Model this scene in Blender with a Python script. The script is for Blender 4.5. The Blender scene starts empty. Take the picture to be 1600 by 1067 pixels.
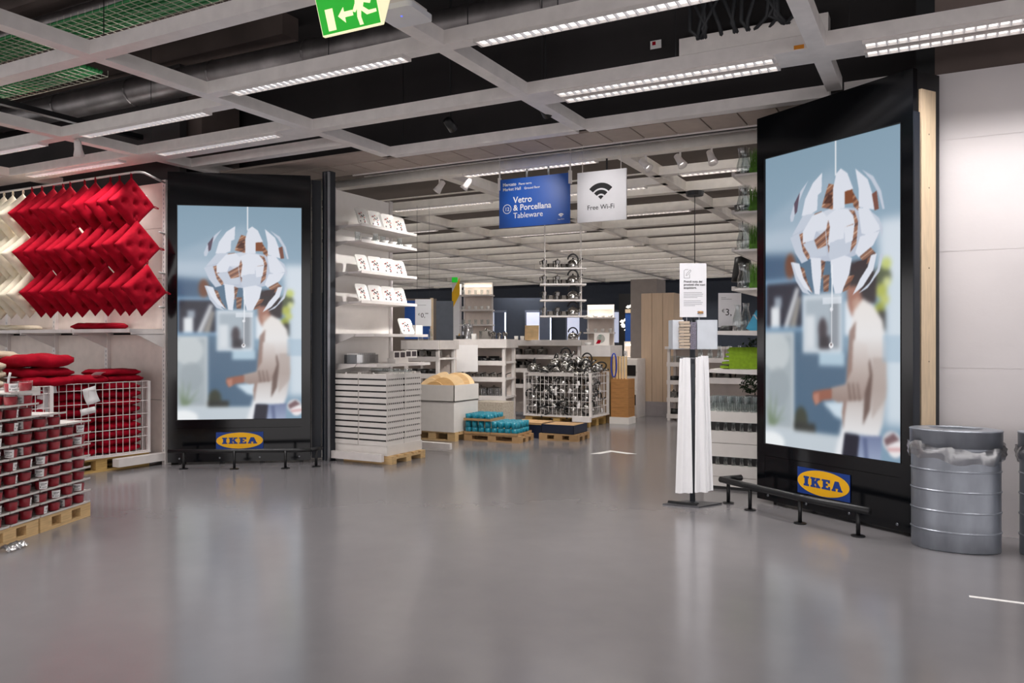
import bpy, math, random
import numpy as np
from mathutils import Vector, Matrix

random.seed(7)
R = math.radians
SC = bpy.context.scene
COL = SC.collection

# ------------------------------------------------------------------ camera, world, exposure
cam_data = bpy.data.cameras.new('camera')
cam_data.sensor_width = 36.0
cam_data.lens = 36.0 * 1250.0 / 1600.0
cam_data.clip_end = 200
cam = bpy.data.objects.new('camera', cam_data)
COL.objects.link(cam)
cam.location = (0, 0, 1.45)
cam.rotation_euler = (R(90), 0, 0.4905)
SC.camera = cam

world = bpy.data.worlds.new('world')
SC.world = world
world.use_nodes = True
bg = world.node_tree.nodes['Background']
bg.inputs[0].default_value = (0.80, 0.76, 0.76, 1)
bg.inputs[1].default_value = 2.2

SC.view_settings.view_transform = 'Standard'
SC.view_settings.look = 'None'
SC.view_settings.exposure = 0.0
SC.view_settings.gamma = 1.0
SC.view_settings.use_curve_mapping = False

FRONT_W = 18.0      # power of one strip light in the entrance hall
HALL_W = 20.0       # power of one strip light in the market hall
LIGHT_RGB = (1.0, 0.955, 0.935)

# ------------------------------------------------------------------ materials
def lin(c):
    c = c / 255.0
    return c / 12.92 if c <= 0.04045 else ((c + 0.055) / 1.055) ** 2.4
def rgb(*c):
    return (lin(c[0]), lin(c[1]), lin(c[2]), 1.0)
MATS = {}
def mat(name, col, rough=0.5, metal=0.0, var=0.06, scale=8.0, bump=0.0, bscale=40.0, emit=None, strength=1.0, coat=0.0, spec=None, stretch=None):
    if name in MATS:
        return MATS[name]
    m = bpy.data.materials.new(name)
    m.use_nodes = True
    nt = m.node_tree; n = nt.nodes; l = nt.links
    p = n['Principled BSDF']
    base = rgb(*col)
    p.inputs['Roughness'].default_value = rough
    p.inputs['Metallic'].default_value = metal
    if coat: p.inputs['Coat Weight'].default_value = coat
    if spec is not None: p.inputs['Specular IOR Level'].default_value = spec
    tc = n.new('ShaderNodeTexCoord')
    src = tc.outputs['Object']
    if stretch:
        mp = n.new('ShaderNodeMapping'); mp.inputs['Scale'].default_value = stretch
        l.new(src, mp.inputs['Vector']); src = mp.outputs['Vector']
    nz = n.new('ShaderNodeTexNoise'); nz.inputs['Scale'].default_value = scale; nz.inputs['Detail'].default_value = 4
    l.new(src, nz.inputs['Vector'])
    rp = n.new('ShaderNodeValToRGB')
    rp.color_ramp.elements[0].position = 0.3; rp.color_ramp.elements[1].position = 0.7
    rp.color_ramp.elements[0].color = tuple(max(0, c * (1 - var)) for c in base[:3]) + (1,)
    rp.color_ramp.elements[1].color = tuple(min(1, c * (1 + var)) for c in base[:3]) + (1,)
    l.new(nz.outputs['Fac'], rp.inputs['Fac'])
    l.new(rp.outputs['Color'], p.inputs['Base Color'])
    if bump:
        nb = n.new('ShaderNodeTexNoise'); nb.inputs['Scale'].default_value = bscale; nb.inputs['Detail'].default_value = 5
        l.new(src, nb.inputs['Vector'])
        bp = n.new('ShaderNodeBump'); bp.inputs['Strength'].default_value = bump; bp.inputs['Distance'].default_value = 0.02
        l.new(nb.outputs['Fac'], bp.inputs['Height']); l.new(bp.outputs['Normal'], p.inputs['Normal'])
    if emit:
        p.inputs['Emission Color'].default_value = rgb(*emit)
        p.inputs['Emission Strength'].default_value = strength
    MATS[name] = m
    return m

def glass(name, tint=(235, 240, 240), fac=0.10, rough=0.05, edge=0.6):
    if name in MATS: return MATS[name]
    m = bpy.data.materials.new(name); m.use_nodes = True
    nt = m.node_tree; n = nt.nodes; l = nt.links
    for x in list(n): n.remove(x)
    out = n.new('ShaderNodeOutputMaterial'); mx = n.new('ShaderNodeMixShader')
    tr = n.new('ShaderNodeBsdfTransparent'); gl = n.new('ShaderNodeBsdfGlossy')
    tr.inputs[0].default_value = rgb(*tint); gl.inputs['Roughness'].default_value = rough
    lw = n.new('ShaderNodeLayerWeight'); lw.inputs['Blend'].default_value = 0.35
    nz = n.new('ShaderNodeTexNoise'); nz.inputs['Scale'].default_value = 30
    mul = n.new('ShaderNodeMath'); mul.operation = 'MULTIPLY_ADD'; mul.inputs[1].default_value = edge; mul.inputs[2].default_value = fac
    l.new(lw.outputs['Facing'], mul.inputs[0])
    bp = n.new('ShaderNodeBump'); bp.inputs['Strength'].default_value = 0.05
    l.new(nz.outputs['Fac'], bp.inputs['Height']); l.new(bp.outputs['Normal'], gl.inputs['Normal'])
    l.new(mul.outputs[0], mx.inputs[0]); l.new(tr.outputs[0], mx.inputs[1]); l.new(gl.outputs[0], mx.inputs[2])
    l.new(mx.outputs[0], out.inputs[0])
    MATS[name] = m
    return m

WHITE = mat('white_painted_metal', (222, 216, 213), 0.45)
BEAM = mat('beam_white_paint', (240, 234, 231), 0.38)
BEAM_IN = mat('hall_beam_white_paint', (242, 236, 228), 0.45)
PANEL = mat('warm_white_panel', (218, 206, 198), 0.6)
PANELW = mat('bright_white_panel', (248, 244, 240), 0.6, var=0.02)
BLACKGLOSS = mat('black_acrylic', (7, 9, 13), 0.12, var=0.2)
BLACKMET = mat('black_painted_steel', (14, 15, 18), 0.4)
BLACKPL = mat('black_plastic', (20, 20, 22), 0.4)
VOID = mat('dark_ceiling_void', (46, 43, 44), 0.9, var=0.25, scale=1.2)
VOIDC = mat('brown_concrete_slab', (92, 80, 76), 0.9, var=0.25, scale=1.5)
VOIDIN = mat('hall_grey_ceiling_void', (78, 69, 64), 0.9, var=0.15, scale=1.0)
STEEL = mat('brushed_steel', (160, 158, 155), 0.24, 1.0, var=0.08, scale=3)
DUCT = mat('galvanised_duct', (120, 116, 116), 0.42, 0.9, var=0.3, scale=4)
ALU = mat('aluminium_profile', (150, 152, 158), 0.35, 0.8)
WOOD = mat('pale_pallet_wood', (205, 172, 124), 0.75, var=0.18, scale=6, stretch=(1, 12, 12))
WOODY = mat('yellow_pallet_wood', (196, 160, 96), 0.75, var=0.18, scale=6, stretch=(1, 12, 12))
PLY = mat('birch_plywood', (212, 190, 160), 0.6, var=0.1, scale=5, stretch=(8, 8, 1))
LIDWOOD2 = mat('honey_wood_platter', (200, 160, 106), 0.55, var=0.14, scale=10, stretch=(1, 8, 1))
LIDWOOD = mat('light_wood_lid', (222, 190, 142), 0.55, var=0.12, scale=10, stretch=(1, 8, 1))
CARD = mat('grey_cardboard', (196, 190, 186), 0.8)
CARTON = mat('white_carton', (224, 219, 214), 0.75, var=0.03)
KRAFT = mat('brown_cardboard', (178, 142, 100), 0.8)
RED = mat('red_cotton', (156, 5, 31), 0.9, spec=0.15, var=0.18, scale=14, bump=0.25, bscale=30)
REDD = mat('dark_red_cotton', (146, 5, 30), 0.9, spec=0.15, var=0.2, scale=14, bump=0.25, bscale=30)
CREAM = mat('cream_cotton', (232, 222, 200), 0.85, var=0.06, scale=14, bump=0.2, bscale=30)
BEIGE = mat('beige_cotton', (190, 176, 154), 0.85, var=0.08, scale=14, bump=0.2, bscale=30)
WAX = mat('red_wax', (172, 26, 46), 0.45, var=0.12, scale=20)
PAPER = mat('white_paper', (236, 234, 234), 0.7, var=0.02)
INK = mat('black_ink', (24, 24, 28), 0.7)
GREYINK = mat('grey_ink', (150, 150, 154), 0.7)
LBLUE = mat('logo_blue', (14, 58, 140), 0.5, var=0.03)
LYEL = mat('logo_yellow', (250, 186, 10), 0.5, var=0.03)
SIGNBLUE = mat('sign_blue', (0, 78, 170), 0.35, var=0.03)
SIGNWHITE = mat('sign_white', (232, 232, 236), 0.4, var=0.02)
PORC = mat('white_porcelain', (226, 224, 221), 0.2, var=0.02)
TEAL = mat('teal_glaze', (22, 128, 150), 0.3, var=0.08)
NAVY = mat('navy_glaze', (24, 34, 58), 0.35)
GRASS = mat('grass_green', (74, 122, 24), 0.7, var=0.25, scale=30)
GREEN = mat('lime_green_felt', (126, 160, 22), 0.8, var=0.15, scale=30)
CLEAR = glass('clear_glass')
CUPGLASS = glass('thin_cup_glass', (244, 246, 246), 0.03, 0.06, 0.3)
CLEARP = glass('clear_plastic', (225, 228, 232), 0.22, 0.12)
ZINC = mat('galvanised_zinc', (146, 151, 160), 0.36, 0.6, var=0.28, scale=5, stretch=(1, 1, 0.35))
BAG = glass('clear_bin_bag', (232, 232, 235), 0.3, 0.25)
GLOW = mat('strip_light_diffuser', (250, 250, 250), 0.4, emit=(255, 250, 246), strength=1.5)
GLOWIN = mat('hall_strip_light_diffuser', (250, 250, 250), 0.4, emit=(255, 246, 236), strength=2.6)

# ------------------------------------------------------------------ mesh helpers
class MB:
    def __init__(s):
        s.v = []; s.f = []
    def add(s, vs, fs):
        o = len(s.v); s.v += [tuple(x) for x in vs]; s.f += [tuple(i + o for i in f) for f in fs]; return s
    def box(s, x0, x1, y0, y1, z0, z1, M=None):
        vs = [(x, y, z) for z in (z0, z1) for y in (y0, y1) for x in (x0, x1)]
        if M is not None: vs = [M @ Vector(v) for v in vs]
        return s.add(vs, [(0, 2, 3, 1), (4, 5, 7, 6), (0, 1, 5, 4), (2, 6, 7, 3), (0, 4, 6, 2), (1, 3, 7, 5)])
    def prism(s, pts, d0, d1, M=None):
        """polygon pts (x,z) extruded along y from d0 to d1"""
        n = len(pts)
        vs = [(x, d0, z) for x, z in pts] + [(x, d1, z) for x, z in pts]
        if M is not None: vs = [M @ Vector(v) for v in vs]
        return s.add(vs, [tuple(range(n)), tuple(range(2 * n - 1, n - 1, -1))] + [(i, i + n, (i + 1) % n + n, (i + 1) % n) for i in range(n)])
    def tube(s, path, r, seg=8, caps=True, closed=False):
        P = [Vector(p) for p in path]; n = len(P)
        rs = r if isinstance(r, (list, tuple)) else [r] * n
        up0 = None; vs = []; fs = []
        for i in range(n):
            if closed: t = P[(i + 1) % n] - P[i - 1]
            else: t = P[min(i + 1, n - 1)] - P[max(i - 1, 0)]
            t.normalize()
            if up0 is None:
                up0 = Vector((0, 0, 1)) if abs(t.z) < 0.9 else Vector((1, 0, 0))
            u = t.cross(up0)
            if u.length < 1e-5: u = t.orthogonal()
            u.normalize(); w = u.cross(t).normalized(); up0 = w
            for k in range(seg):
                a = 2 * math.pi * k / seg
                vs.append(P[i] + (u * math.cos(a) + w * math.sin(a)) * rs[i])
        m = n if closed else n - 1
        for i in range(m):
            for k in range(seg):
                a = i * seg + k; b = i * seg + (k + 1) % seg; j = (i + 1) % n
                fs.append((a, b, j * seg + (k + 1) % seg, j * seg + k))
        if caps and not closed:
            fs.append(tuple(range(seg - 1, -1, -1))); fs.append(tuple(range((n - 1) * seg, n * seg)))
        return s.add(vs, fs)
    def lathe(s, prof, seg=16, c=(0, 0, 0), sx=1.0, sy=1.0, M=None):
        vs = []; fs = []
        for r, z in prof:
            for k in range(seg):
                a = 2 * math.pi * k / seg
                v = Vector((c[0] + r * sx * math.cos(a), c[1] + r * sy * math.sin(a), c[2] + z))
                vs.append(M @ v if M is not None else v)
        for i in range(len(prof) - 1):
            for k in range(seg):
                fs.append((i * seg + k, i * seg + (k + 1) % seg, (i + 1) * seg + (k + 1) % seg, (i + 1) * seg + k))
        if prof[0][0] > 1e-6: fs.append(tuple(range(seg - 1, -1, -1)))
        return s.add(vs, fs)
    def mesh(s, name, m, smooth=False):
        me = bpy.data.meshes.new(name)
        me.from_pydata(s.v, [], s.f)
        if m is not None: me.materials.append(m)
        if smooth: me.shade_smooth()
        me.update()
        return me
    def build(s, name, m, parent=None, smooth=False, loc=None, rot=None):
        return place(name, s.mesh(name, m, smooth), parent, loc, rot)

def place(name, me, parent=None, loc=None, rot=None):
    o = bpy.data.objects.new(name, me)
    COL.objects.link(o)
    if parent is not None: o.parent = parent
    if loc is not None: o.location = loc
    if rot is not None: o.rotation_euler = rot
    return o
def tag(o, label=None, cat=None, group=None, kind=None):
    if label: o['label'] = label
    if cat: o['category'] = cat
    if group: o['group'] = group
    if kind: o['kind'] = kind
    return o
def thing(name, label, cat, loc=(0, 0, 0), rz=0.0, group=None):
    o = bpy.data.objects.new(name, None)
    o.empty_display_size = 0.1
    COL.objects.link(o)
    o.location = loc; o.rotation_euler = (0, 0, rz)
    return tag(o, label, cat, group)
def struct(name, mb, m, label=None):
    o = mb.build(name, m)
    o['kind'] = 'structure'
    if label: o['label'] = label
    return o
def dup(root, loc=None, rot=None, label=None, group=None, scale=None):
    r = root.copy(); COL.objects.link(r)
    if loc is not None: r.location = loc
    if rot is not None: r.rotation_euler = rot
    if scale is not None: r.scale = scale
    if label: r['label'] = label
    if group: r['group'] = group
    for ch in root.children:
        c = ch.copy(); COL.objects.link(c); c.parent = r
        for g in ch.children:
            d = g.copy(); COL.objects.link(d); d.parent = c
    return r
ORD = ['first', 'second', 'third', 'fourth', 'fifth', 'sixth', 'seventh', 'eighth', 'ninth', 'tenth', 'eleventh', 'twelfth', 'thirteenth']
def text(body, size, m, parent, loc, name='lettering', bold=0.0, align='LEFT', depth=0.0008, sx=1.0):
    """flat lettering in the parent's XZ plane, facing -Y"""
    cu = bpy.data.curves.new(name, 'FONT')
    cu.body = body; cu.size = size; cu.align_x = align; cu.offset = bold * size; cu.extrude = depth
    cu.resolution_u = 3
    tmp = bpy.data.objects.new('tmp_text', cu); COL.objects.link(tmp)
    dg = bpy.context.evaluated_depsgraph_get()
    me = bpy.data.meshes.new_from_object(tmp.evaluated_get(dg))
    bpy.data.objects.remove(tmp); bpy.data.curves.remove(cu)
    me.name = name; me.materials.clear(); me.materials.append(m)
    o = place(name, me, parent, loc, (R(90), 0, 0))
    o.scale = (sx, 1, 1)
    return o
def area(name, loc, sx, sy, power, color=LIGHT_RGB, parent=None, spread=130, rot=(0, 0, 0)):
    d = bpy.data.lights.new(name, 'AREA'); d.shape = 'RECTANGLE'; d.size = sx; d.size_y = sy
    d.energy = power; d.color = color; d.spread = R(spread)
    o = bpy.data.objects.new(name, d); COL.objects.link(o); o.location = loc; o.rotation_euler = rot
    if parent is not None: o.parent = parent
    return o
def spot(name, loc, target, power, ang=50, parent=None, color=LIGHT_RGB, r=0.04, blend=0.5):
    d = bpy.data.lights.new(name, 'SPOT'); d.energy = power; d.spot_size = R(ang); d.spot_blend = blend; d.color = color; d.shadow_soft_size = r
    o = bpy.data.objects.new(name, d); COL.objects.link(o); o.location = loc
    dirv = Vector(target) - Vector(loc)
    o.rotation_euler = dirv.to_track_quat('-Z', 'Y').to_euler()
    if parent is not None: o.parent = parent
    return o

# ------------------------------------------------------------------ the setting
# floor: polished grey concrete
def floor_material():
    m = bpy.data.materials.new('polished_grey_floor'); m.use_nodes = True
    nt = m.node_tree; n = nt.nodes; l = nt.links; p = n['Principled BSDF']
    tc = n.new('ShaderNodeTexCoord')
    n1 = n.new('ShaderNodeTexNoise'); n1.inputs['Scale'].default_value = 0.7; n1.inputs['Detail'].default_value = 4; n1.inputs['Roughness'].default_value = 0.5
    n2 = n.new('ShaderNodeTexNoise'); n2.inputs['Scale'].default_value = 5; n2.inputs['Detail'].default_value = 3
    l.new(tc.outputs['Object'], n1.inputs['Vector']); l.new(tc.outputs['Object'], n2.inputs['Vector'])
    mx = n.new('ShaderNodeMix'); mx.data_type = 'FLOAT'; mx.inputs[0].default_value = 0.25
    l.new(n1.outputs['Fac'], mx.inputs[2]); l.new(n2.outputs['Fac'], mx.inputs[3])
    rp = n.new('ShaderNodeValToRGB')
    rp.color_ramp.elements[0].position = 0.3; rp.color_ramp.elements[0].color = rgb(112, 110, 112)
    rp.color_ramp.elements[1].position = 0.7; rp.color_ramp.elements[1].color = rgb(124, 121, 123)
    l.new(mx.outputs[0], rp.inputs['Fac']); l.new(rp.outputs['Color'], p.inputs['Base Color'])
    p.inputs['Roughness'].default_value = 0.18; p.inputs['Specular IOR Level'].default_value = 0.85
    return m
floor = struct('floor', MB().box(-42, 14, -9, 46, -0.2, 0), floor_material(), 'polished grey concrete shop floor')
TAPE = mat('white_floor_tape', (232, 230, 228), 0.5)
tag(MB().box(0.15, 1.2, 5.225, 5.255, 0.0, 0.002).build('floor_tape', TAPE), 'thin white tape line on the floor near the bins', 'tape')
# arrow sticker on the floor of the hall
aw = MB()
def flat_poly(pts, z=0.002):
    return [(x, y, z) for x, y in pts]
cx, cy = -3.78, 9.86
ar = [(-0.30, -0.16), (0.0, 0.16), (0.30, -0.16), (0.17, -0.16), (0.0, 0.03), (-0.17, -0.16)]
Ma = Matrix.Translation((cx, cy, 0)) @ Matrix.Rotation(R(28), 4, 'Z')
vs = [Ma @ Vector((x, y, 0.0)) for x, y in ar] + [Ma @ Vector((x, y, 0.002)) for x, y in ar]
aw.add(vs, [(6, 7, 10, 11), (7, 8, 9, 10), (0, 5, 4, 1), (1, 4, 3, 2)] + [(i, (i + 1) % 6, (i + 1) % 6 + 6, i + 6) for i in range(6)])
tag(aw.build('floor_arrow', TAPE), 'white arrow sticker on the hall floor pointing into the shop', 'arrow')

# ceiling slabs above the open grid
ceil_front = struct('ceiling', MB().box(-42, 14, -9, 7.95, 5.1, 5.3), VOID, 'dark ceiling slab above the open white grid of the entrance')
ceil_hall = struct('ceiling_hall', MB().box(-42, 14, 7.95, 46, 4.15, 4.35), VOIDIN, 'grey ceiling slab above the white grid of the market hall')
for i in range(8):   # concrete ribs in the front void (brown, lit from below)
    b0 = 1.2 + i * 0.9
    MB().box(-42, -6.4, b0, b0 + 0.25, 4.85, 5.1).build('rib', VOIDC, ceil_front)

# lintel over the opening, soffit tiles, shutter rails
struct('wall_lintel', MB().box(-42, 14, 7.62, 7.95, 3.66, 5.1), VOID, 'dark wall above the wide opening')
soff = struct('trim_1', MB().box(-8.0, -0.9, 7.54, 8.04, 3.60, 3.66), mat('soffit_backing', (60, 55, 52), 0.9), 'soffit of grey tiles over the opening')
SOFT = mat('soffit_tile', (172, 158, 148), 0.7)
MB().box(-8.0, -5.66, 7.16, 7.53, 3.575, 3.60).build('plain_soffit', SOFT, soff)
k = 0; x = -7.6
while x < -1.1:
    MB().box(x, x + 0.335, 7.545, 8.03, 3.572, 3.60).build('tile', SOFT, soff); x += 0.35
rail = struct('trim_2', MB().box(-6.6, -1.2, 8.04, 8.056, 3.560, 3.60), WHITE, 'white shutter guide rail over the opening')
MB().box(-6.6, -1.2, 8.27, 8.285, 3.588, 3.604).build('rail', WHITE, rail)
MB().box(-6.6, -1.2, 8.056, 8.62, 3.69, 3.72).build('slot', BLACKMET, rail)

# ------------------------------------------------------------------ ceiling grid
ZB = 3.57; HB = 0.105
def beam(x0, x1, y0, y1, m=BEAM, parent=None, z=ZB, h=HB):
    return MB().box(x0, x1, y0, y1, z, z + h).build('beam', m, parent or ceil_front)
BA = [-12.95, -10.51, -8.02, -5.53, -3.12, -0.72, 1.68, 4.1]      # right faces of beams that run into the shop
LIGHTS = []
WIDE = 0.34
for i, a in enumerate(BA):
    beam(a - 0.12, a, -4.0, 7.40 if i != 5 else 7.25)
def row(i, b, w=0.12, z=ZB):
    beam(BA[i], BA[i + 1] - 0.12, b, b + w)
for i in range(7):
    left = i < 3
    for b in (-3.4, -2.2, -1.0, 0.2, 1.4, 2.55):
        row(i, b)
    row(i, 3.74)
    if left:
        row(i, 5.108); row(i, 6.005, WIDE)
    else:
        row(i, 4.81); row(i, 6.12, WIDE if i >= 4 else 0.12)
    if i != 2: row(i, 7.40, 0.12)
    else: row(i, 6.74, 0.12)
# suspension wires
for (a, b) in [(-5.50, 3.70), (-3.0, 4.75), (-3.05, 6.05), (-5.4, 6.05), (-7.9, 5.95), (-5.4, 7.3), (-0.62, 6.0), (-2.3, 4.75), (-1.9, 6.1)]:
    MB().tube([(a + 0.06, b + 0.09, ZB + HB), (a + 0.06, b + 0.09, 5.1)], 0.004, 5).build('suspension_wire', BLACKMET, ceil_front)

# strip light fixtures (mesh shared): local x along the strip, hanging 25 mm below the beam
FL = 1.76
def fixture_meshes(glow):
    h = MB(); w = 0.05
    h.box(-FL / 2 - 0.02, FL / 2 + 0.02, -w - 0.006, -w, -0.026, 0); h.box(-FL / 2 - 0.02, FL / 2 + 0.02, w, w + 0.006, -0.026, 0)
    h.box(-FL / 2 - 0.02, -FL / 2, -w, w, -0.026, 0); h.box(FL / 2, FL / 2 + 0.02, -w, w, -0.026, 0)
    d = MB().box(-FL / 2, FL / 2, -w, w, -0.006, -0.001)
    lv = MB(); n = 26
    for k in range(1, n):
        xx = -FL / 2 + FL * k / n
        lv.prism([(xx - 0.010, -0.007), (xx + 0.010, -0.007), (xx + 0.002, -0.024), (xx - 0.002, -0.024)], -w, w)
    return h.mesh('housing', WHITE), d.mesh('diffuser', glow), lv.mesh('louvre', SIGNWHITE)
FM = fixture_meshes(GLOW); FMI = fixture_meshes(GLOWIN)
def fixture(a, b, label, group, power, meshes=FM, z=ZB, lamp=True, col=LIGHT_RGB, up=0.2, spr=118, hall=False):
    t = thing('ceiling_light', label, 'light', (a, b, z), 0, group)
    place('housing', meshes[0], t); place('diffuser', meshes[1], t); place('louvre', meshes[2], t)
    if lamp: area('tube_light', (0, 0, -0.03), FL, 0.10, power, col, t, spread=spr)
    if lamp and not hall: area('added_up_light', (0, 0, HB + 0.03), FL, 0.10, power * up, col, t, spread=170, rot=(R(180), 0, 0))  # added fill light aimed up to brighten the void and beams
    return t
mid = lambda i: (BA[i] + BA[i + 1] - 0.12) / 2
G1 = 'strip lights in the entrance ceiling grid'
for (i, b, lab) in [
    (3, 4.87, 'louvred strip light left of the exit sign beam, above the left screen opening'),
    (4, 4.87, 'long single louvred strip light at the top middle of the ceiling'),
    (4, 6.20, 'rear strip of the double louvred light above the opening, upper one'),
    (4, 6.38, 'front strip of the double louvred light above the opening, lower one'),
    (5, 6.20, 'upper strip of the double louvred light above the right screen'),
    (5, 6.38, 'lower strip of the double louvred light above the right screen'),
    (2, 5.168, 'louvred strip light above the left screen, nearer of two there'),
    (2, 6.07, 'louvred strip light on the wide beam just above the left screen'),
    (1, 5.168, 'louvred strip light at the far left edge over the cushions'),
    (1, 6.10, 'louvred strip light directly above the hanging red cushions')]:
    fixture(mid(i), b, lab, G1, FRONT_W)
# the grid goes on over and behind the photographer; unseen lights added there for brightness
for i in range(7):
    for j, b in enumerate((-3.34, -0.94, 1.46)):
        if (i + j) % 2 == 0 or i == 1:
            fixture(mid(i), b, f'added louvred strip light behind the photographer, {ORD[j]} row from the rear, {ORD[i]} bay from left', G1, FRONT_W * (1.5 if i < 3 else 0.8))
    if i in (2, 3, 5): fixture(mid(i), 2.61, f'added louvred strip light overhead beside the photographer, {["far left", "near left", "", "right"][i - 2]} one', G1, FRONT_W * (1.8 if i < 4 else 1.3))

# hall grid
HR = [8.62, 9.87, 11.1, 12.6, 14.05, 15.4, 16.8, 18.2, 19.6, 21.0, 22.4, 23.8, 25.2, 26.6, 28.0, 29.4]
HA = [-0.72 - 2.43 * k for k in range(-2, 12)]
G2 = 'strip lights in the market hall ceiling grid'
for k, a in enumerate(HA):
    beam(a - 0.15, a, 8.79, 30.5, BEAM_IN, ceil_hall, h=0.14)
for j, b in enumerate(HR):
    if j == 1:
        beam(-3.24, 4.2, b, b + 0.14, BEAM_IN, ceil_hall); beam(-27, -3.24, 10.42, 10.56, BEAM_IN, ceil_hall)
    else:
        beam(-27.5, 4.2, b, b + 0.17, BEAM_IN, ceil_hall, h=0.10 if j == 0 else 0.135)
    if j in (0, 1, 3, 4, 6, 8, 10, 12):
        for k in range(0, 12):
            a = HA[k] - 0.06 - 1.215
            bb = b + 0.08
            if j == 1 and a < -3.3: bb = 10.49
            if (j == 0 and k not in (3, 5, 7)): continue
            if j >= 3 and (k + j) % 2: continue
            if a > 2.5 or (j < 6 and a < -16): continue
            fixture(a, bb, f'hall ceiling strip light, {ORD[j]} beam row beyond the opening, {ORD[k]} bay from the right', G2, HALL_W * (1.0 if j < 6 else 2.2), FMI, col=(1.0, 0.945, 0.89), up=1.0, spr=138, hall=True)

for j, b in enumerate(HR[:14]):  # added troughs whose concealed strips brighten the hall beam faces
    t = thing('fill_trough', f'added slim white fill trough across the hall ceiling, {ORD[j] if j < 13 else "fourteenth"} row beyond the opening', 'light', (-9.0, b + 0.5, 3.715), 0, 'added fill troughs in the hall ceiling')
    MB().box(-12, 10.5, 0, 0.06, 0, 0.012).build('tray', BEAM_IN, t)
    area('trough_fill', (-0.75, 0.03, 0.03), 22, 0.05, 34, (1.0, 0.94, 0.88), t, spread=178, rot=(R(84), 0, 0))

# void services: ducts, cable trays, cables
d = MB().tube([(-14, 6.17, 4.42), (-0.9, 6.45, 4.42)], 0.16, 16)
dt = tag(d.build('air_duct', DUCT, smooth=True), 'round galvanised duct running above the white ceiling grid', 'duct')
for k in range(9):
    a = -12.5 + k * 1.35
    MB().lathe([(0.163, -0.015), (0.168, 0), (0.163, 0.015)], 16, M=Matrix.Translation((a, 6.17 + (a + 14) * 0.0214, 4.42)) @ Matrix.Rotation(R(90), 4, 'Y')).build('joint_ring', DUCT, dt)
tag(MB().tube([(-14, 4.95, 4.72), (-4.0, 5.10, 4.72)], 0.10, 14).build('air_duct', DUCT, smooth=True), 'slimmer dark duct behind the cable trays at upper left', 'duct')
tag(MB().box(-8.95, -8.87, 4.2, 7.6, 4.0, 4.06).build('steel_channel', BLACKMET), 'dark steel channel crossing the void at upper left', 'rail')
tag(MB().box(-8.35, -8.0, 6.88, 7.48, 3.7, 5.09).build('concrete_pier', VOIDC), 'brown concrete pier standing in the ceiling void at left', 'pier')
TRAYM = mat('zinc_wire', (190, 186, 170), 0.4, 0.6)
CABG = mat('green_cable', (28, 120, 60), 0.5); CABB = mat('blue_cable', (30, 84, 190), 0.5); CABK = mat('dark_cable', (34, 36, 40), 0.6)
def tray(x0, x1, y0, y1, z, label, cabs):
    t = thing('cable_tray', label, 'cable tray', (0, 0, z))
    m = MB()
    n = int((y1 - y0) / 0.08) + 1
    for k in range(n):
        yy = y0 + (y1 - y0) * k / (n - 1)
        m.tube([(x0, yy, 0), (x1, yy, 0)], 0.0035, 4)
    xx = x0
    while xx < x1:
        m.tube([(xx, y0, 0.06), (xx, y0, 0), (xx, y1, 0), (xx, y1, 0.06)], 0.0035, 4); xx += 0.1
    m.build('wire_basket', TRAYM, t)
    for i, (cm, cy0, rr) in enumerate(cabs):
        MB().tube([(x0 + (x1 - x0) * q / 8, cy0 + 0.012 * math.sin(q * 1.7 + i), 0.012 + rr) for q in range(9)], rr, 6).build('cable', cm, t, smooth=True)
    return t
tray(-9.6, -4.6, 4.42, 4.84, 4.30, 'wire cable tray with green cables near the top left corner', [(CABG, 4.45 + 0.045 * i, 0.02) for i in range(8)])
tray(-11, -5.0, 3.86, 4.12, 4.5, 'wire cable tray with blue cables in the top left corner', [(CABB, 3.89 + 0.06 * i, 0.016) for i in range(2)] + [(CABK, 4.03, 0.02), (CABK, 4.08, 0.015)])
tray(-12, -7.4, 4.9, 5.2, 4.12, 'wire cable tray with green cables at the left edge of the picture', [(CABG, 4.94 + 0.05 * i, 0.02) for i in range(5)])
# electrical box with cables at upper right
t = thing('cable_box', 'white cable duct with dark cable bundles above the grid, upper right', 'cable duct', (-1.55, 7.42, 4.15))
MB().box(-0.62, 0.7, 0.0, 0.16, 0, 0.16).build('cover', WHITE, t)
for i in range(16):
    x = -0.5 + (i % 8) * 0.05 + (0.55 if i > 7 else 0)
    MB().tube([(x, -0.02, 0.9), (x + 0.08 * math.sin(i * 2.1), -0.06, 0.45), (x + 0.10 * math.sin(i * 1.3), -0.05, 0.2), (x + 0.1 * math.cos(i), 0.02, 0.12)], 0.02, 6).build('cable', CABK, t, smooth=True)
for i, (x, z) in enumerate([(-0.9, 0.17), (-0.42, -0.10), (0.05, -0.10), (0.45, -0.08)]):
    c = tag(MB().box(-0.055, 0.055, -0.004, 0.004, 0, 0.08).build('tag_card', PAPER, loc=(-1.55 + x, 7.58, 4.15 + z)), ['small white label card hanging left of the cable duct', 'small white card below the cable duct, left of three', 'small white card below the cable duct, middle of three', 'small white card below the cable duct, right of three'][i], 'card', 'label cards in the void')
    MB().box(-0.035, 0.0, -0.006, -0.004, 0.035, 0.07).build('red_mark', RED, c)

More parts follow.
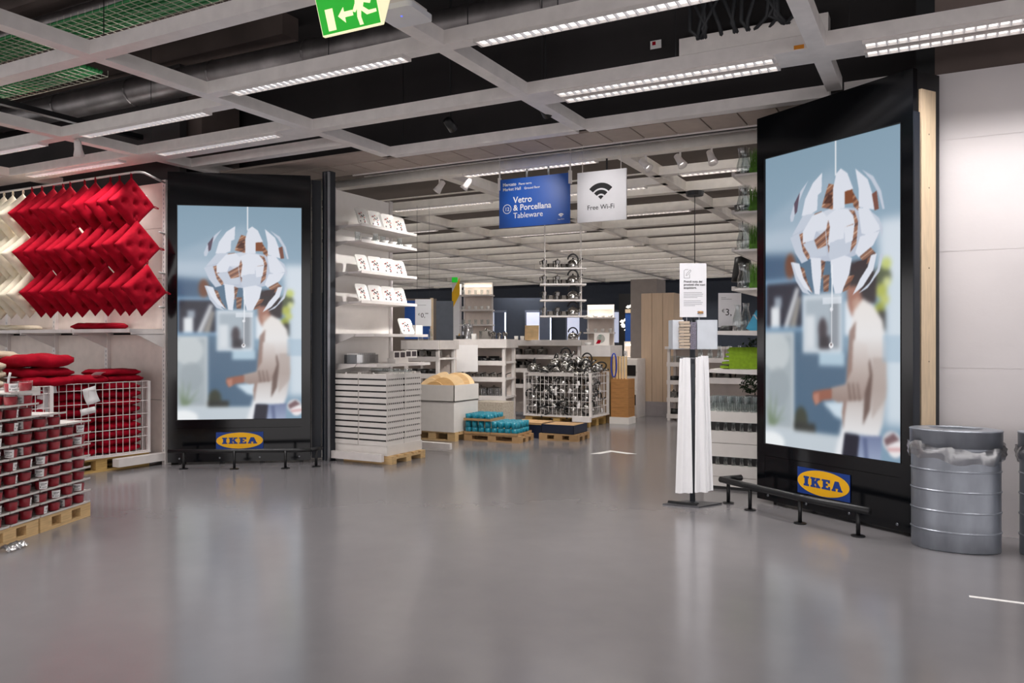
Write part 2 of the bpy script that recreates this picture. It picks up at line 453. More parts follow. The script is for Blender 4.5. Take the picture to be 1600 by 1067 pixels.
# ------------------------------------------------------------------ right wall
def wall_material():
    m = mat('white_cast_concrete', (214, 209, 210), 0.7, var=0.05, scale=1.3, bump=0.12, bscale=9)
    nt = m.node_tree; n = nt.nodes; l = nt.links; p = n['Principled BSDF']
    tc = n.new('ShaderNodeTexCoord'); vo = n.new('ShaderNodeTexVoronoi'); vo.inputs['Scale'].default_value = 4.0
    l.new(tc.outputs['Object'], vo.inputs['Vector'])
    lt = n.new('ShaderNodeMath'); lt.operation = 'LESS_THAN'; lt.inputs[1].default_value = 0.03
    l.new(vo.outputs['Distance'], lt.inputs[0])
    old = p.inputs['Base Color'].links[0].from_socket
    mx = n.new('ShaderNodeMix'); mx.data_type = 'RGBA'; mx.inputs[7].default_value = rgb(160, 154, 152)
    l.new(lt.outputs[0], mx.inputs[0]); l.new(old, mx.inputs[6]); l.new(mx.outputs[2], p.inputs['Base Color'])
    return m
CONC = wall_material()
wr = struct('wall_right', MB().box(-0.03, 14, 6.9725, 7.25, 0, 3.5), mat('wall_joint', (212, 206, 206), 0.8), 'white cast concrete wall on the right')
for i, (z0, z1) in enumerate([(0.0, 0.62), (0.623, 1.246), (1.249, 2.136), (2.139, 2.99), (2.993, 3.5)]):
    MB().box(-0.03, 14, 6.97, 6.973, z0, z1).build('panel', CONC, wr)
MB().box(-0.03, 14, 6.99, 7.25, 3.5, 5.1).build('upper_band', VOIDC, wr)
struct('wall_left', MB().box(-24, -8.2, 6.72, 6.82, 0, 5.1), VOID, 'dark wall behind the cushion shelves')

# ------------------------------------------------------------------ screens
# the advertisement shown on both screens, rasterised here from polygons (x 62..492, y 137..880)
def paint():
    W, H = 430, 743
    yy, xx = np.mgrid[0:H, 0:W].astype(np.float64)
    xx = xx + 62.5; yy = yy + 137.5
    img = np.zeros((H, W, 3))
    def inside(pts):
        c = np.zeros((H, W), bool); n = len(pts); j = n - 1
        for i in range(n):
            x0, y0 = pts[i]; x1, y1 = pts[j]
            if y0 != y1:
                cond = ((y0 > yy) != (y1 > yy)) & (xx < (x1 - x0) * (yy - y0) / (y1 - y0) + x0)
                c ^= cond
            j = i
        return c
    def P(pts, col, a=1.0):
        m = inside(pts); img[m] = img[m] * (1 - a) + np.array(col) * a
    def Rr(x0, y0, x1, y1, col, a=1.0): P([(x0, y0), (x1, y0), (x1, y1), (x0, y1)], col, a)
    def E(cx, cy, rx, ry, col, a=1.0):
        m = ((xx - cx) / rx) ** 2 + ((yy - cy) / ry) ** 2 < 1; img[m] = img[m] * (1 - a) + np.array(col) * a
    def blur(s):
        n = int(3 * s); k = np.exp(-0.5 * (np.arange(-n, n + 1) / s) ** 2); k /= k.sum()
        for ax in (0, 1):
            pad = [(0, 0)] * 3; pad[ax] = (n, n)
            q = np.pad(img, pad, mode='edge'); out = np.zeros_like(img)
            for i, w in enumerate(k):
                out += w * (q[i:i + H] if ax == 0 else q[:, i:i + W])
            img[:] = out
    t = np.clip((yy - 137) / 330, 0, 1)[..., None]
    img[:] = np.array([134, 160, 178]) * (1 - t) + np.array([150, 174, 194]) * t
    P([(62, 300), (62, 380), (300, 330), (300, 200)], (166, 184, 200), 0.6)
    Rr(62, 330, 180, 390, (186, 200, 214), 0.7)
    P([(62, 385), (180, 395), (330, 390), (330, 880), (62, 880)], (84, 112, 136))
    Rr(300, 395, 492, 880, (128, 156, 178)); Rr(430, 340, 492, 470, (212, 222, 232)); Rr(446, 470, 492, 800, (206, 218, 228))
    Rr(62, 395, 140, 455, (70, 96, 124))
    P([(200, 640), (360, 640), (350, 860), (165, 860), (165, 600)], (78, 104, 128))
    blur(9)
    # shelf box upper left
    Rr(62, 455, 197, 588, (126, 158, 186)); Rr(66, 466, 192, 576, (36, 38, 50))
    Rr(82, 525, 116, 577, (226, 230, 234)); Rr(95, 500, 122, 526, (150, 160, 172))
    P([(128, 577), (172, 478), (186, 480), (146, 577)], (206, 208, 212)); P([(150, 577), (180, 500), (190, 505), (172, 577)], (150, 146, 140))
    E(152, 424, 18, 32, (112, 70, 50))
    # picture box in the middle
    Rr(196, 498, 322, 642, (214, 222, 230)); Rr(204, 510, 314, 632, (168, 180, 190)); Rr(206, 550, 236, 630, (214, 220, 226))
    E(262, 585, 14, 28, (60, 52, 58)); Rr(250, 600, 284, 632, (44, 40, 46)); Rr(288, 512, 312, 630, (140, 146, 154)); Rr(330, 520, 366, 600, (224, 232, 240))
    Rr(250, 640, 330, 672, (176, 200, 216))
    # framed print lower left with plant
    Rr(62, 590, 166, 842, (200, 206, 210)); Rr(62, 598, 158, 832, (166, 176, 182)); E(100, 640, 50, 50, (206, 212, 214), 0.7); E(110, 730, 40, 50, (150, 160, 166), 0.6)
    for (x0, y0, x1, y1) in [(80, 830, 64, 760), (84, 830, 78, 735), (90, 830, 106, 740), (92, 830, 140, 770), (86, 830, 150, 800)]:
        P([(x0 - 5, y0), (x1, y1), (x0 + 6, y0)], (120, 138, 112))
    E(190, 810, 22, 34, (62, 66, 54)); Rr(165, 815, 238, 848, (52, 54, 50))
    Rr(62, 836, 345, 880, (196, 206, 214)); E(82, 872, 50, 26, (240, 244, 246)); P([(300, 880), (330, 780), (350, 880)], (232, 234, 238))
    P([(262, 760), (330, 752), (330, 800), (300, 792)], (206, 222, 234))
    # plant at right
    for (x, y, r, c) in [(440, 470, 24, (84, 92, 66)), (450, 440, 14, (196, 206, 120)), (436, 500, 16, (176, 182, 84)), (452, 480, 11, (206, 212, 150)), (432, 540, 14, (150, 158, 60)), (446, 520, 12, (190, 196, 110))]: E(x, y, r, r, c)
    Rr(425, 545, 448, 590, (52, 50, 46))
    blur(3)
    # man
    def G(pts, stops):
        """polygon filled with a vertical gradient: stops [(y, col), ...]"""
        m = inside(pts); ys = [q[0] for q in stops]
        for ch in range(3): img[..., ch][m] = np.interp(yy[m], ys, [q[1][ch] for q in stops])
    P([(345, 430), (400, 425), (424, 470), (420, 528), (372, 520), (340, 480)], (44, 36, 38))
    P([(336, 484), (372, 486), (384, 520), (384, 560), (352, 556), (340, 530)], (160, 112, 96))
    P([(352, 520), (372, 510), (380, 560), (356, 560)], (206, 176, 160), 0.6)
    body = [(356, 545), (384, 515), (412, 530), (440, 566), (450, 620), (452, 720), (440, 800), (428, 832), (326, 826), (322, 780), (336, 700), (346, 600)]
    G(body, [(515, (232, 226, 222)), (600, (230, 228, 228)), (660, (200, 190, 186)), (720, (172, 158, 152)), (770, (206, 200, 198)), (832, (232, 232, 234))])
    blur(3)
    P([(344, 590), (364, 566), (358, 660), (342, 720), (330, 790), (326, 822), (322, 780), (336, 700)], (140, 112, 102), 0.85)
    P([(360, 640), (396, 650), (392, 720), (352, 724)], (190, 178, 172), 0.6)
    P([(404, 650), (412, 690), (404, 770), (384, 806), (390, 720)], (92, 70, 62), 0.85)
    P([(412, 650), (450, 650), (450, 740), (410, 790)], (176, 162, 156), 0.7)
    G([(356, 610), (396, 620), (404, 690), (384, 748), (310, 758), (286, 750), (288, 724), (332, 714), (352, 680)], [(610, (222, 216, 214)), (680, (186, 172, 166)), (758, (150, 130, 122))])
    for (x0, x1) in ((338, 344), (352, 357), (366, 370)): P([(x0, 712), (x1, 708), (x1 + 8, 750), (x0 + 6, 752)], (112, 92, 84), 0.7)
    P([(230, 736), (262, 730), (290, 726), (290, 752), (262, 756), (238, 770), (228, 752)], (150, 96, 78)); P([(230, 744), (250, 738), (250, 764), (238, 768)], (196, 142, 124), 0.7)
    P([(330, 828), (380, 830), (374, 880), (322, 880)], (28, 28, 42)); G([(374, 830), (438, 826), (436, 880), (368, 880)], [(826, (112, 124, 158)), (880, (150, 162, 190))]); P([(384, 835), (396, 833), (400, 880), (388, 880)], (70, 82, 120), 0.6)
    E(466, 836, 26, 24, (200, 200, 206)); E(474, 850, 20, 20, (236, 232, 234)); P([(444, 832), (470, 816), (486, 830), (450, 846)], (96, 62, 66), 0.8); P([(452, 850), (492, 846), (492, 854), (456, 858)], (204, 150, 152), 0.8)
    Rr(440, 600, 492, 660, (150, 178, 200), 0.5)
    blur(3.2)
    rs = np.random.RandomState(4); nz = rs.rand(H // 12 + 2, W // 12 + 2)
    ny_, nx_ = np.linspace(0, nz.shape[0] - 1.01, H), np.linspace(0, nz.shape[1] - 1.01, W)
    iy, ix = ny_.astype(int), nx_.astype(int); fy = (ny_ - iy)[:, None]; fx = (nx_ - ix)[None]
    soft = (nz[iy][:, ix] * (1 - fy) * (1 - fx) + nz[iy + 1][:, ix] * fy * (1 - fx) + nz[iy][:, ix + 1] * (1 - fy) * fx + nz[iy + 1][:, ix + 1] * fy * fx)
    # the lamp, sharp: cord, copper inside, white petals
    Rr(300, 137, 304, 220, (236, 238, 242))
    DK = (58, 30, 22); WH = (222, 226, 236); W2 = (196, 204, 218)
    wav = np.sin(xx * 0.16 + yy * 0.30 + 2.5 * np.sin(yy * 0.05 + xx * 0.03)) * 1.2
    def C(pts, a=0.9):
        m = inside(pts)
        col = np.where((wav > 1.1)[..., None], (206, 160, 128), np.where((wav > -1.0)[..., None], (142, 88, 60), (84, 50, 38)))
        img[m] = img[m] * (1 - a) + col[m] * a
    E(297, 360, 136, 62, (186, 194, 210)); E(297, 330, 60, 34, (206, 212, 224))
    C([(258, 290), (280, 236), (296, 240), (296, 300)]); P([(264, 282), (280, 262), (292, 264), (290, 284)], DK, 0.8)
    P([(330, 262), (352, 258), (366, 292), (330, 292)], (128, 72, 40)); C([(352, 262), (372, 292), (378, 318), (356, 300)])
    for pts in [[(236, 300), (262, 296), (256, 312), (232, 330), (214, 350), (206, 344)], [(182, 344), (196, 340), (206, 372), (222, 410), (214, 418), (196, 392)],
                [(232, 366), (272, 344), (276, 384), (244, 392)], [(268, 320), (284, 310), (292, 396), (280, 408), (272, 350)], [(340, 302), (360, 306), (372, 336), (366, 392), (346, 412), (352, 378), (360, 340)],
                [(326, 340), (358, 338), (356, 350), (326, 352)], [(396, 318), (420, 340), (430, 362), (404, 372), (398, 340)], [(176, 420), (200, 430), (214, 470), (232, 498), (210, 486), (186, 452)],
                [(256, 414), (272, 420), (264, 452), (256, 470)], [(262, 452), (284, 452), (280, 496), (264, 496)], [(330, 460), (362, 458), (340, 494), (322, 500)], [(372, 414), (408, 398), (424, 414), (396, 440), (376, 424)]]:
        cxx = sum(q[0] for q in pts) / len(pts); cyy = sum(q[1] for q in pts) / len(pts)
        C([(cxx + (q[0] - cxx) * 0.9, cyy + (q[1] - cyy) * 0.9) for q in pts], 0.85)
    # upper petals
    P([(152, 300), (166, 268), (190, 238), (214, 218), (196, 244), (176, 276), (162, 312), (154, 312)], W2); P([(166, 268), (186, 242), (176, 290), (168, 296)], (92, 76, 92))
    P([(192, 302), (204, 262), (230, 226), (260, 206), (258, 252), (246, 258), (244, 294), (216, 304)], WH)
    P([(294, 250), (304, 216), (318, 206), (338, 220), (356, 260), (330, 262), (330, 300), (294, 300)], WH)
    P([(362, 214), (398, 244), (414, 286), (416, 316), (372, 304), (372, 262)], WH)
    P([(382, 220), (414, 240), (436, 276), (446, 318), (440, 318), (428, 280), (408, 248)], W2); P([(410, 280), (424, 274), (430, 316), (418, 318)], (122, 76, 62))
    # belly
    P([(158, 348), (196, 302), (236, 300), (216, 330), (186, 340)], W2); P([(152, 352), (182, 344), (196, 392), (214, 414), (192, 420), (170, 392)], W2)
    P([(196, 342), (228, 306), (262, 300), (280, 318), (274, 344), (240, 346), (232, 366), (196, 370)], WH)
    P([(196, 372), (234, 368), (244, 390), (272, 384), (276, 408), (224, 408)], W2)
    P([(276, 312), (304, 300), (340, 304), (356, 322), (360, 340), (328, 346), (328, 372), (300, 374), (292, 398), (278, 380), (284, 340)], WH)
    P([(284, 378), (340, 370), (352, 378), (346, 408), (316, 420), (290, 428), (280, 408)], W2); P([(328, 346), (360, 342), (354, 380), (332, 384)], WH)
    P([(370, 306), (400, 310), (424, 336), (436, 362), (400, 372), (380, 366)], WH); P([(376, 372), (432, 366), (414, 396), (372, 420), (362, 408)], WH)
    P([(404, 316), (430, 336), (442, 362), (438, 382), (430, 352)], W2)
    # lower petals
    P([(154, 414), (170, 416), (184, 456), (212, 488), (224, 500), (196, 492), (172, 462)], W2); P([(160, 414), (184, 420), (198, 456), (228, 496), (200, 480), (176, 450)], WH)
    P([(222, 408), (256, 412), (258, 450), (252, 500), (236, 498), (228, 460)], WH); P([(286, 420), (330, 412), (352, 420), (344, 456), (320, 500), (300, 500), (288, 460)], WH)
    P([(408, 418), (424, 416), (414, 452), (384, 488), (354, 506), (376, 470), (398, 444)], WH); P([(434, 418), (442, 418), (432, 456), (398, 492), (370, 504), (404, 480), (426, 450)], W2)
    P([(366, 430), (398, 426), (392, 446), (352, 452), (352, 440)], (48, 34, 36))
    Rr(289, 430, 293, 540, (236, 240, 246)); Rr(288, 540, 291, 620, (210, 212, 218)); E(289, 537, 5, 5, (230, 232, 238)); E(288, 623, 7, 7, (238, 238, 242)); E(288, 621, 3, 3, (120, 110, 110))
    Rr(262, 508, 320, 524, (226, 232, 240), 0.7)
    blur(0.9)
    np.clip(img, 0, 255, out=img)
    # half resolution grid of vertices
    nx, ny = 216, 372
    gx = np.clip((np.linspace(0, 1, nx) * (W - 1)).round().astype(int), 0, W - 1)
    gy = np.clip((np.linspace(0, 1, ny) * (H - 1)).round().astype(int), 0, H - 1)
    s = img[gy][:, gx] / 255.0
    s = np.where(s <= 0.04045, s / 12.92, ((s + 0.055) / 1.055) ** 2.4)
    return s, nx, ny
pic, NX, NY = paint()
def screen_mesh(w, h):
    me = bpy.data.meshes.new('screen')
    gx, gz = np.meshgrid(np.linspace(0, w, NX), np.linspace(h, 0, NY))
    co = np.stack([gx, np.zeros_like(gx), gz], -1).reshape(-1, 3)
    idx = np.arange(NX * NY).reshape(NY, NX)
    q = np.stack([idx[1:, :-1], idx[1:, 1:], idx[:-1, 1:], idx[:-1, :-1]], -1).reshape(-1, 4)
    me.vertices.add(len(co)); me.vertices.foreach_set('co', co.ravel())
    me.loops.add(q.size); me.loops.foreach_set('vertex_index', q.ravel())
    me.polygons.add(len(q)); me.polygons.foreach_set('loop_start', np.arange(0, q.size, 4)); me.polygons.foreach_set('loop_total', np.full(len(q), 4))
    me.update(); me.validate()
    ca = me.color_attributes.new('picture', 'FLOAT_COLOR', 'POINT')
    ca.data.foreach_set('color', np.concatenate([pic.reshape(-1, 3), np.ones((NX * NY, 1))], 1).ravel())
    me.materials.append(SCREEN)
    return me
SCREEN = bpy.data.materials.new('lit_screen_picture'); SCREEN.use_nodes = True
_n = SCREEN.node_tree.nodes; _p = _n['Principled BSDF']; _at = _n.new('ShaderNodeVertexColor'); _at.layer_name = 'picture'
_p.inputs['Base Color'].default_value = (0.01, 0.01, 0.012, 1); _p.inputs['Roughness'].default_value = 0.25
SCREEN.node_tree.links.new(_at.outputs['Color'], _p.inputs['Emission Color']); _p.inputs['Emission Strength'].default_value = 0.92

# heavy slab letters of the logo plate, unit box 0..1 each
def logo_letters(m, w, h, zc, y0, y1):
    """four letters centred on x=0, total width w, height h"""
    z0 = zc - h / 2
    def put(polys, x, lw):
        for p in polys: m.prism([(x + px * lw, z0 + pz * h) for px, pz in p], y0, y1)
    tot = 0.62 + 1.12 + 0.92 + 1.16; gap = 0.17; s = w / (tot + 3 * gap); x = -w / 2
    I = [[(0, 0), (1, 0), (1, .2), (.82, .2), (.82, .8), (1, .8), (1, 1), (0, 1), (0, .8), (.18, .8), (.18, .2), (0, .2)]]
    K = [[(0, 0), (.52, 0), (.52, .18), (.43, .18), (.43, .36), (.50, .42), (.62, .18), (.56, .18), (.56, 0), (1, 0), (1, .18), (.92, .18), (.66, .6), (.84, .82), (.97, .82), (.97, 1), (.56, 1), (.56, .82), (.6, .82), (.43, .6), (.43, .82), (.52, .82), (.52, 1), (0, 1), (0, .82), (.12, .82), (.12, .18), (0, .18)]]
    E_ = [[(0, 0), (1, 0), (1, .34), (.78, .34), (.78, .2), (.5, .2), (.5, .4), (.72, .4), (.72, .6), (.5, .6), (.5, .8), (.76, .8), (.76, .68), (.98, .68), (.98, 1), (0, 1), (0, .82), (.14, .82), (.14, .18), (0, .18)]]
    A = [[(0, 0), (.38, 0), (.38, .18), (.32, .18), (.35, .3), (.6, .3), (.63, .18), (.56, .18), (.56, 0), (1, 0), (1, .18), (.93, .18), (.66, 1), (.3, 1), (.06, .18), (0, .18)]]
    for P_, lw in ((I, .62), (K, 1.12), (E_, .92), (A, 1.16)):
        put(P_, x, lw * s); x += (lw + gap) * s
def logo(parent, xc, zc, w, h, y):
    o = MB().box(xc - w / 2, xc + w / 2, y - 0.006, y, zc - h / 2, zc + h / 2).build('logo_plate', LBLUE, parent)
    o['label'] = 'blue plate with a yellow oval logo'
    n = 40
    MB().prism([(xc + w * 0.495 * math.cos(2 * math.pi * k / n), zc + h * 0.475 * math.sin(2 * math.pi * k / n)) for k in range(n)], y - 0.008, y - 0.006).build('yellow_oval', LYEL, o)
    m = MB(); logo_letters(m, w * 0.74, h * 0.37, zc, y - 0.010, y - 0.008)
    o2 = m.build('logo_lettering', LBLUE, o); o2.location.x = xc
    return o

def display(label, loc, rz, w, s0, s1, zs0, zs1, lx, lz, lw, lh, top):
    t = thing('advertising_screen', label, 'screen', (loc[0], loc[1], 0), rz)
    MB().box(0.02, w - 0.02, 0.05, 0.34, 0.06, top).build('cabinet', BLACKMET, t)
    fp = MB()
    fp.box(0, s0, 0, 0.05, 0.03, top); fp.box(s1, w, 0, 0.05, 0.03, top); fp.box(s0, s1, 0, 0.05, zs1, top); fp.box(s0, s1, 0, 0.05, 0.43, zs0)
    fp.build('front_panel', BLACKGLOSS, t)
    MB().box(s0, s1, 0.004, 0.05, 0.03, 0.426).build('lower_panel', BLACKGLOSS, t)
    sc = place('screen', screen_mesh(s1 - s0, zs1 - zs0), t, (s0, 0.012, zs0)); sc['label'] = 'lit portrait screen showing a spherical white and copper pendant lamp'
    bz = MB(); e = 0.006
    bz.box(s0 - e, s0, -0.004, 0.012, zs0 - e, zs1 + e); bz.box(s1, s1 + e, -0.004, 0.012, zs0 - e, zs1 + e); bz.box(s0, s1, -0.004, 0.012, zs1, zs1 + e); bz.box(s0, s1, -0.004, 0.012, zs0 - e, zs0)
    bz.build('screen_bezel', BLACKMET, t)
    logo(t, lx, lz, lw, lh, 0.0)
    for k in range(4):
        MB().box(0.1 + k * (w - 0.24) / 3, 0.14 + k * (w - 0.24) / 3, 0.1, 0.2, 0, 0.06).build('foot', BLACKMET, t)
    for k in range(4):
        xk = 0.13 + k * (w - 0.26) / 3
        MB().lathe([(0.012, 0), (0.009, 0.006)], 8, M=Matrix.Translation((xk, 0.0, 0.075)) @ Matrix.Rotation(R(90), 4, 'X')).build('bolt', ALU, t)
    return t
LDA = math.atan2(1.007, 1.37)
ld = display('tall black advertising screen on the left, beside the red cushions', (-7.97, 6.363), LDA, 1.63, 0.108, 1.526, 0.53, 3.05, 0.815, 0.277, 0.54, 0.20, 3.44)
MB().box(1.63, 1.74, 0.16, 0.30, 0.03, 3.42).build('side_panel', mat('dark_blue_steel', (24, 30, 40), 0.45), ld)
RDA = math.atan2(-0.848, 1.281)
rd = display('tall black advertising screen on the right, beside the metal bins', (-1.459, 7.457), RDA, 1.545, 0.092, 1.443, 0.537, 3.087, 0.735, 0.272, 0.53, 0.22, 3.47)
MB().box(1.545, 1.555, 0.0, 0.065, 0.05, 3.15).build('side_panel', MATS['dark_blue_steel'], rd)
# plywood board leaning in the gap beside the right screen
t = thing('plywood_board', 'upright pale plywood board between the right screen and the wall', 'board', (-0.135, 6.69, 0), RDA)
MB().box(0, 0.022, 0, 0.17, 0.0, 3.33).build('board', PLY, t)
for z in (0.6, 1.3, 2.0, 2.6, 3.0):
    MB().lathe([(0.006, 0), (0.004, 0.002)], 6, M=Matrix.Translation((0.022, 0.09, z)) @ Matrix.Rotation(R(90), 4, 'Y')).build('screw', BLACKMET, t)
struct('trim_3', MB().box(-0.16, -0.03, 7.0, 7.25, 0, 5.0), BLACKMET, 'dark filler for the shaded gap at the edge of the white wall')  # black block stands in for the shade of the gap
# shutter guide on the left jamb
jam = struct('trim_4', MB().box(-6.64, -6.52, 7.52, 7.62, 0, 3.52), MATS['dark_blue_steel'], 'dark shutter guide at the left side of the opening')
MB().box(-6.515, -6.50, 7.47, 7.50, 0, 3.5).build('guide', ALU, jam); MB().box(-6.58, -6.57, 7.49, 7.52, 0, 3.5).build('guide', ALU, jam)

# low barrier rails in front of both screens
def rail_thing(label, posts, bar, ret, r=0.028, z=0.205):
    t = thing('barrier_rail', label, 'rail', (posts[0][0], posts[0][1], 0))
    o = Vector((posts[0][0], posts[0][1], 0))
    p = [Vector((x, y, z)) - o for x, y in bar]
    MB().tube(p, r, 12).build('bar', BLACKMET, t, smooth=True)
    MB().tube([Vector((x, y, z)) - o for x, y in ret], r, 12).build('return_bar', BLACKMET, t, smooth=True)
    for x, y in posts:
        q = Vector((x, y, 0)) - o
        MB().tube([q + Vector((0, 0, 0.008)), q + Vector((0, 0, z))], 0.016, 10).build('post', BLACKMET, t, smooth=True)
        MB().lathe([(0.05, 0.0), (0.05, 0.008), (0.018, 0.012)], 14, c=q).build('foot_plate', BLACKMET, t)
    return t
rail_thing('low black rail on the floor before the right screen', [(-1.669, 7.246), (-1.435, 7.032), (-0.978, 6.70), (-0.532, 6.464)], [(-1.74, 7.26), (-1.435, 7.032), (-0.978, 6.70), (-0.45, 6.41)], [(-1.74, 7.26), (-1.60, 7.44)])
rail_thing('low black rail on the floor before the left screen', [(-7.569, 6.258), (-7.062, 6.528), (-6.582, 6.836), (-6.369, 7.109)], [(-7.72, 6.17), (-7.062, 6.545), (-6.45, 6.93), (-6.369, 7.02)], [(-6.369, 7.02), (-6.369, 7.2)], r=0.022)

# ------------------------------------------------------------------ galvanised bins
def make_bin(label, loc):
    t = thing('metal_bin', label, 'bin', loc, 0.0, 'galvanised bins by the wall')
    a, b = 0.28, 0.195
    prof = [(0.985, 0.0), (1.0, 0.01)]
    for z in (0.135, 0.275, 0.415, 0.555, 0.69):
        MB().lathe([(1.0, z - 0.007), (1.02, z - 0.003), (1.02, z + 0.003), (1.0, z + 0.007)], 48, sx=a, sy=b).build('rib', ZINC, t)
    prof += [(1.0, 0.2), (1.0, 0.5), (1.0, 0.74)]
    MB().lathe(prof, 48, sx=a, sy=b).build('body', ZINC, t, smooth=True)
    MB().lathe([(1.03, 0.715), (1.035, 0.825), (1.05, 0.83), (1.03, 0.836), (1.0, 0.838), (0.62, 0.842), (0.60, 0.835), (0.60, 0.80)], 48, sx=a, sy=b).build('lid_collar', ZINC, t, smooth=True)
    MB().lathe([(0.60, 0.80), (0.001, 0.80)], 32, sx=a, sy=b).build('opening', BLACKPL, t)
    bag = MB(); vs = []; fs = []; n = 64
    prof = [0.735, 0.70, 0.665, 0.635]
    for i, z in enumerate(prof):
        for k in range(n):
            th = 2 * math.pi * k / n
            rr = 1.05 + 0.03 * math.sin(th * 9 + i) + (0.035 if i in (1, 2) else 0) + 0.02 * math.sin(th * 17 + 2 * i)
            dz = 0.02 * math.sin(th * 2 + 0.6) + 0.012 * math.sin(th * 7 + i)
            vs.append((a * rr * math.cos(th), b * rr * math.sin(th), z + dz - 0.01))
    for i in range(3):
        for k in range(n):
            fs.append((i * n + k, i * n + (k + 1) % n, (i + 1) * n + (k + 1) % n, (i + 1) * n + k))
    bag.add(vs, fs).build('bin_bag', BAG, t, smooth=True)
    return t
make_bin('oval galvanised metal bin next to the right screen', (0.10, 6.45, 0))
make_bin('oval galvanised metal bin cut off by the right edge', (0.765, 6.48, 0))

# ------------------------------------------------------------------ cushion shelf on the left
sh = thing('cushion_shelf', 'white shelf bay with hanging rails for seat cushions', 'shelf', (-8.084, 6.42, 0))
PX = [0.0, -1.06, -2.12, -3.18, -4.24]
for i, x in enumerate(PX):
    MB().box(x - 0.03, x + 0.03, -0.02, 0.06, 0.0, 3.36).build('upright', WHITE, sh)
    sl = MB()
    for k in range(60):
        z = 0.15 + k * 0.053
        if i == 0 or 1.1 < z < 1.7: sl.box(x - 0.006, x + 0.006, -0.0215, -0.02, z, z + 0.026)
    o = sl.build('slots', GREYINK, sh); o['kind'] = 'stuff'
for i in range(4):
    for z0, z1 in ((0.1, 0.75), (0.755, 1.53), (1.6, 2.2), (2.205, 2.8), (2.805, 3.34)):
        MB().box(PX[i + 1] + 0.032, PX[i] - 0.032, 0.02, 0.04, z0, z1).build('back_panel', PANEL, sh)
    MB().box(PX[i + 1] + 0.004, PX[i] - 0.004, -0.47, 0.02, 1.555, 1.595).build('shelf_board', WHITE, sh)
for x in PX:
    MB().prism([(-0.012, 1.555), (0.012, 1.555), (0.012, 1.53), (-0.012, 1.53)], -0.45, 0.0, Matrix.Translation((x, 0, 0))).build('bracket', WHITE, sh)
    MB().add([(x, -0.40, 1.535), (x, 0.0, 1.535), (x, 0.0, 1.36), (x + 0.012, -0.40, 1.535), (x + 0.012, 0.0, 1.535), (x + 0.012, 0.0, 1.36)], [(0, 1, 2), (3, 5, 4), (0, 3, 4, 1), (1, 4, 5, 2), (2, 5, 3, 0)]).build('bracket_web', WHITE, sh)
MB().box(-0.09, 0.02, -0.62, 0.03, 0.045, 0.135).build('base_foot', WHITE, sh)
RZ = [3.325, 2.84, 2.36]
RX = [0.26, 0.34, 0.45]
for z, x in zip(RZ[:1], RX[:1]):
    xr = x + 0.03
    MB().tube([(-4.4, -0.57, z), (xr - 0.06, -0.57, z), (xr - 0.01, -0.55, z), (xr + 0.0, -0.50, z), (0.0, 0.0, z)], 0.013, 8).build('hanging_rail', WHITE, sh, smooth=True)

for z in (2.72, 2.25, 1.85):
    MB().tube([(0.10, -0.16, z), (0.085, -0.14, z), (0.0, 0.0, z)], 0.013, 8).build('rail_stub', WHITE, sh, smooth=True)
# tufted square cushion hung by one corner: local normal along x
def cushion_mesh(name, m, side=0.41, th=0.074, n=21, wob=0.0):
    vs = []; fs = []
    tufts = [(0, 0), (.5, .5), (-.5, .5), (.5, -.5), (-.5, -.5)]
    c45 = math.sqrt(0.5)
    for s in (1, -1):
        for j in range(n):
            for i in range(n):
                u = -1 + 2 * i / (n - 1); v = -1 + 2 * j / (n - 1)
                h = max(0.0, (1 - abs(u) ** 5) * (1 - abs(v) ** 5)) ** 0.5
                for tu, tv in tufts:
                    d2 = (u - tu) ** 2 + (v - tv) ** 2; h -= 0.55 * math.exp(-d2 / 0.012) + 0.38 * math.exp(-d2 / 0.07)
                h = max(h, 0.06 if max(abs(u), abs(v)) > 0.99 else 0.14) + 0.06 * math.sin(11 * u + 6 * v + wob) * math.cos(8 * v - 3 * u) * (1 - u * u) * (1 - v * v)
                pin = 1 - 0.05 * (1 - max(abs(u), abs(v)) ** 2)
                y = u * side / 2 * (1 - 0.04 * math.cos(v * 1.57)); z = v * side / 2 * (1 - 0.04 * math.cos(u * 1.57))
                vs.append((s * th * h, (y - z) * c45, (y + z) * c45))
    N = n * n
    for j in range(n - 1):
        for i in range(n - 1):
            a = j * n + i; q = (a, a + 1, a + n + 1, a + n)
            fs.append(q); fs.append(tuple(N + k for k in reversed(q)))
    ed = [i for i in range(n)] + [j * n + n - 1 for j in range(1, n)] + [(n - 1) * n + i for i in range(n - 2, -1, -1)] + [j * n for j in range(n - 2, 0, -1)]
    for k in range(len(ed)):
        a, b = ed[k], ed[(k + 1) % len(ed)]
        fs.append((b, a, N + a, N + b))
    return MB().add(vs, fs).mesh(name, m, True)
HALF = 0.41 * math.sqrt(0.5)
def loop_mesh(m):
    return MB().tube([(0, 0.006, -0.01), (0, 0.009, 0.03), (0, 0.003, 0.065), (0, -0.003, 0.065), (0, -0.009, 0.03), (0, -0.006, -0.01)], 0.0055, 5).mesh('hanging_loop', m, True)
CM = {('red', k): cushion_mesh('cushion', RED, wob=k * 2.1) for k in range(3)}
CM.update({('cream', k): cushion_mesh('cushion', CREAM, wob=k * 2.1) for k in range(3)})
LM = {'red': loop_mesh(REDD), 'cream': loop_mesh(CREAM)}
TAGM = MB().box(-0.002, 0.002, -0.014, 0.014, -0.05, 0.0).mesh('care_tag', PAPER)
ROWN = ['top', 'middle', 'bottom']
HOOKS = [0, 0.205, 0.39, 0.63, 0.84, 1.08, 1.24, 1.43, 1.66, 1.86]
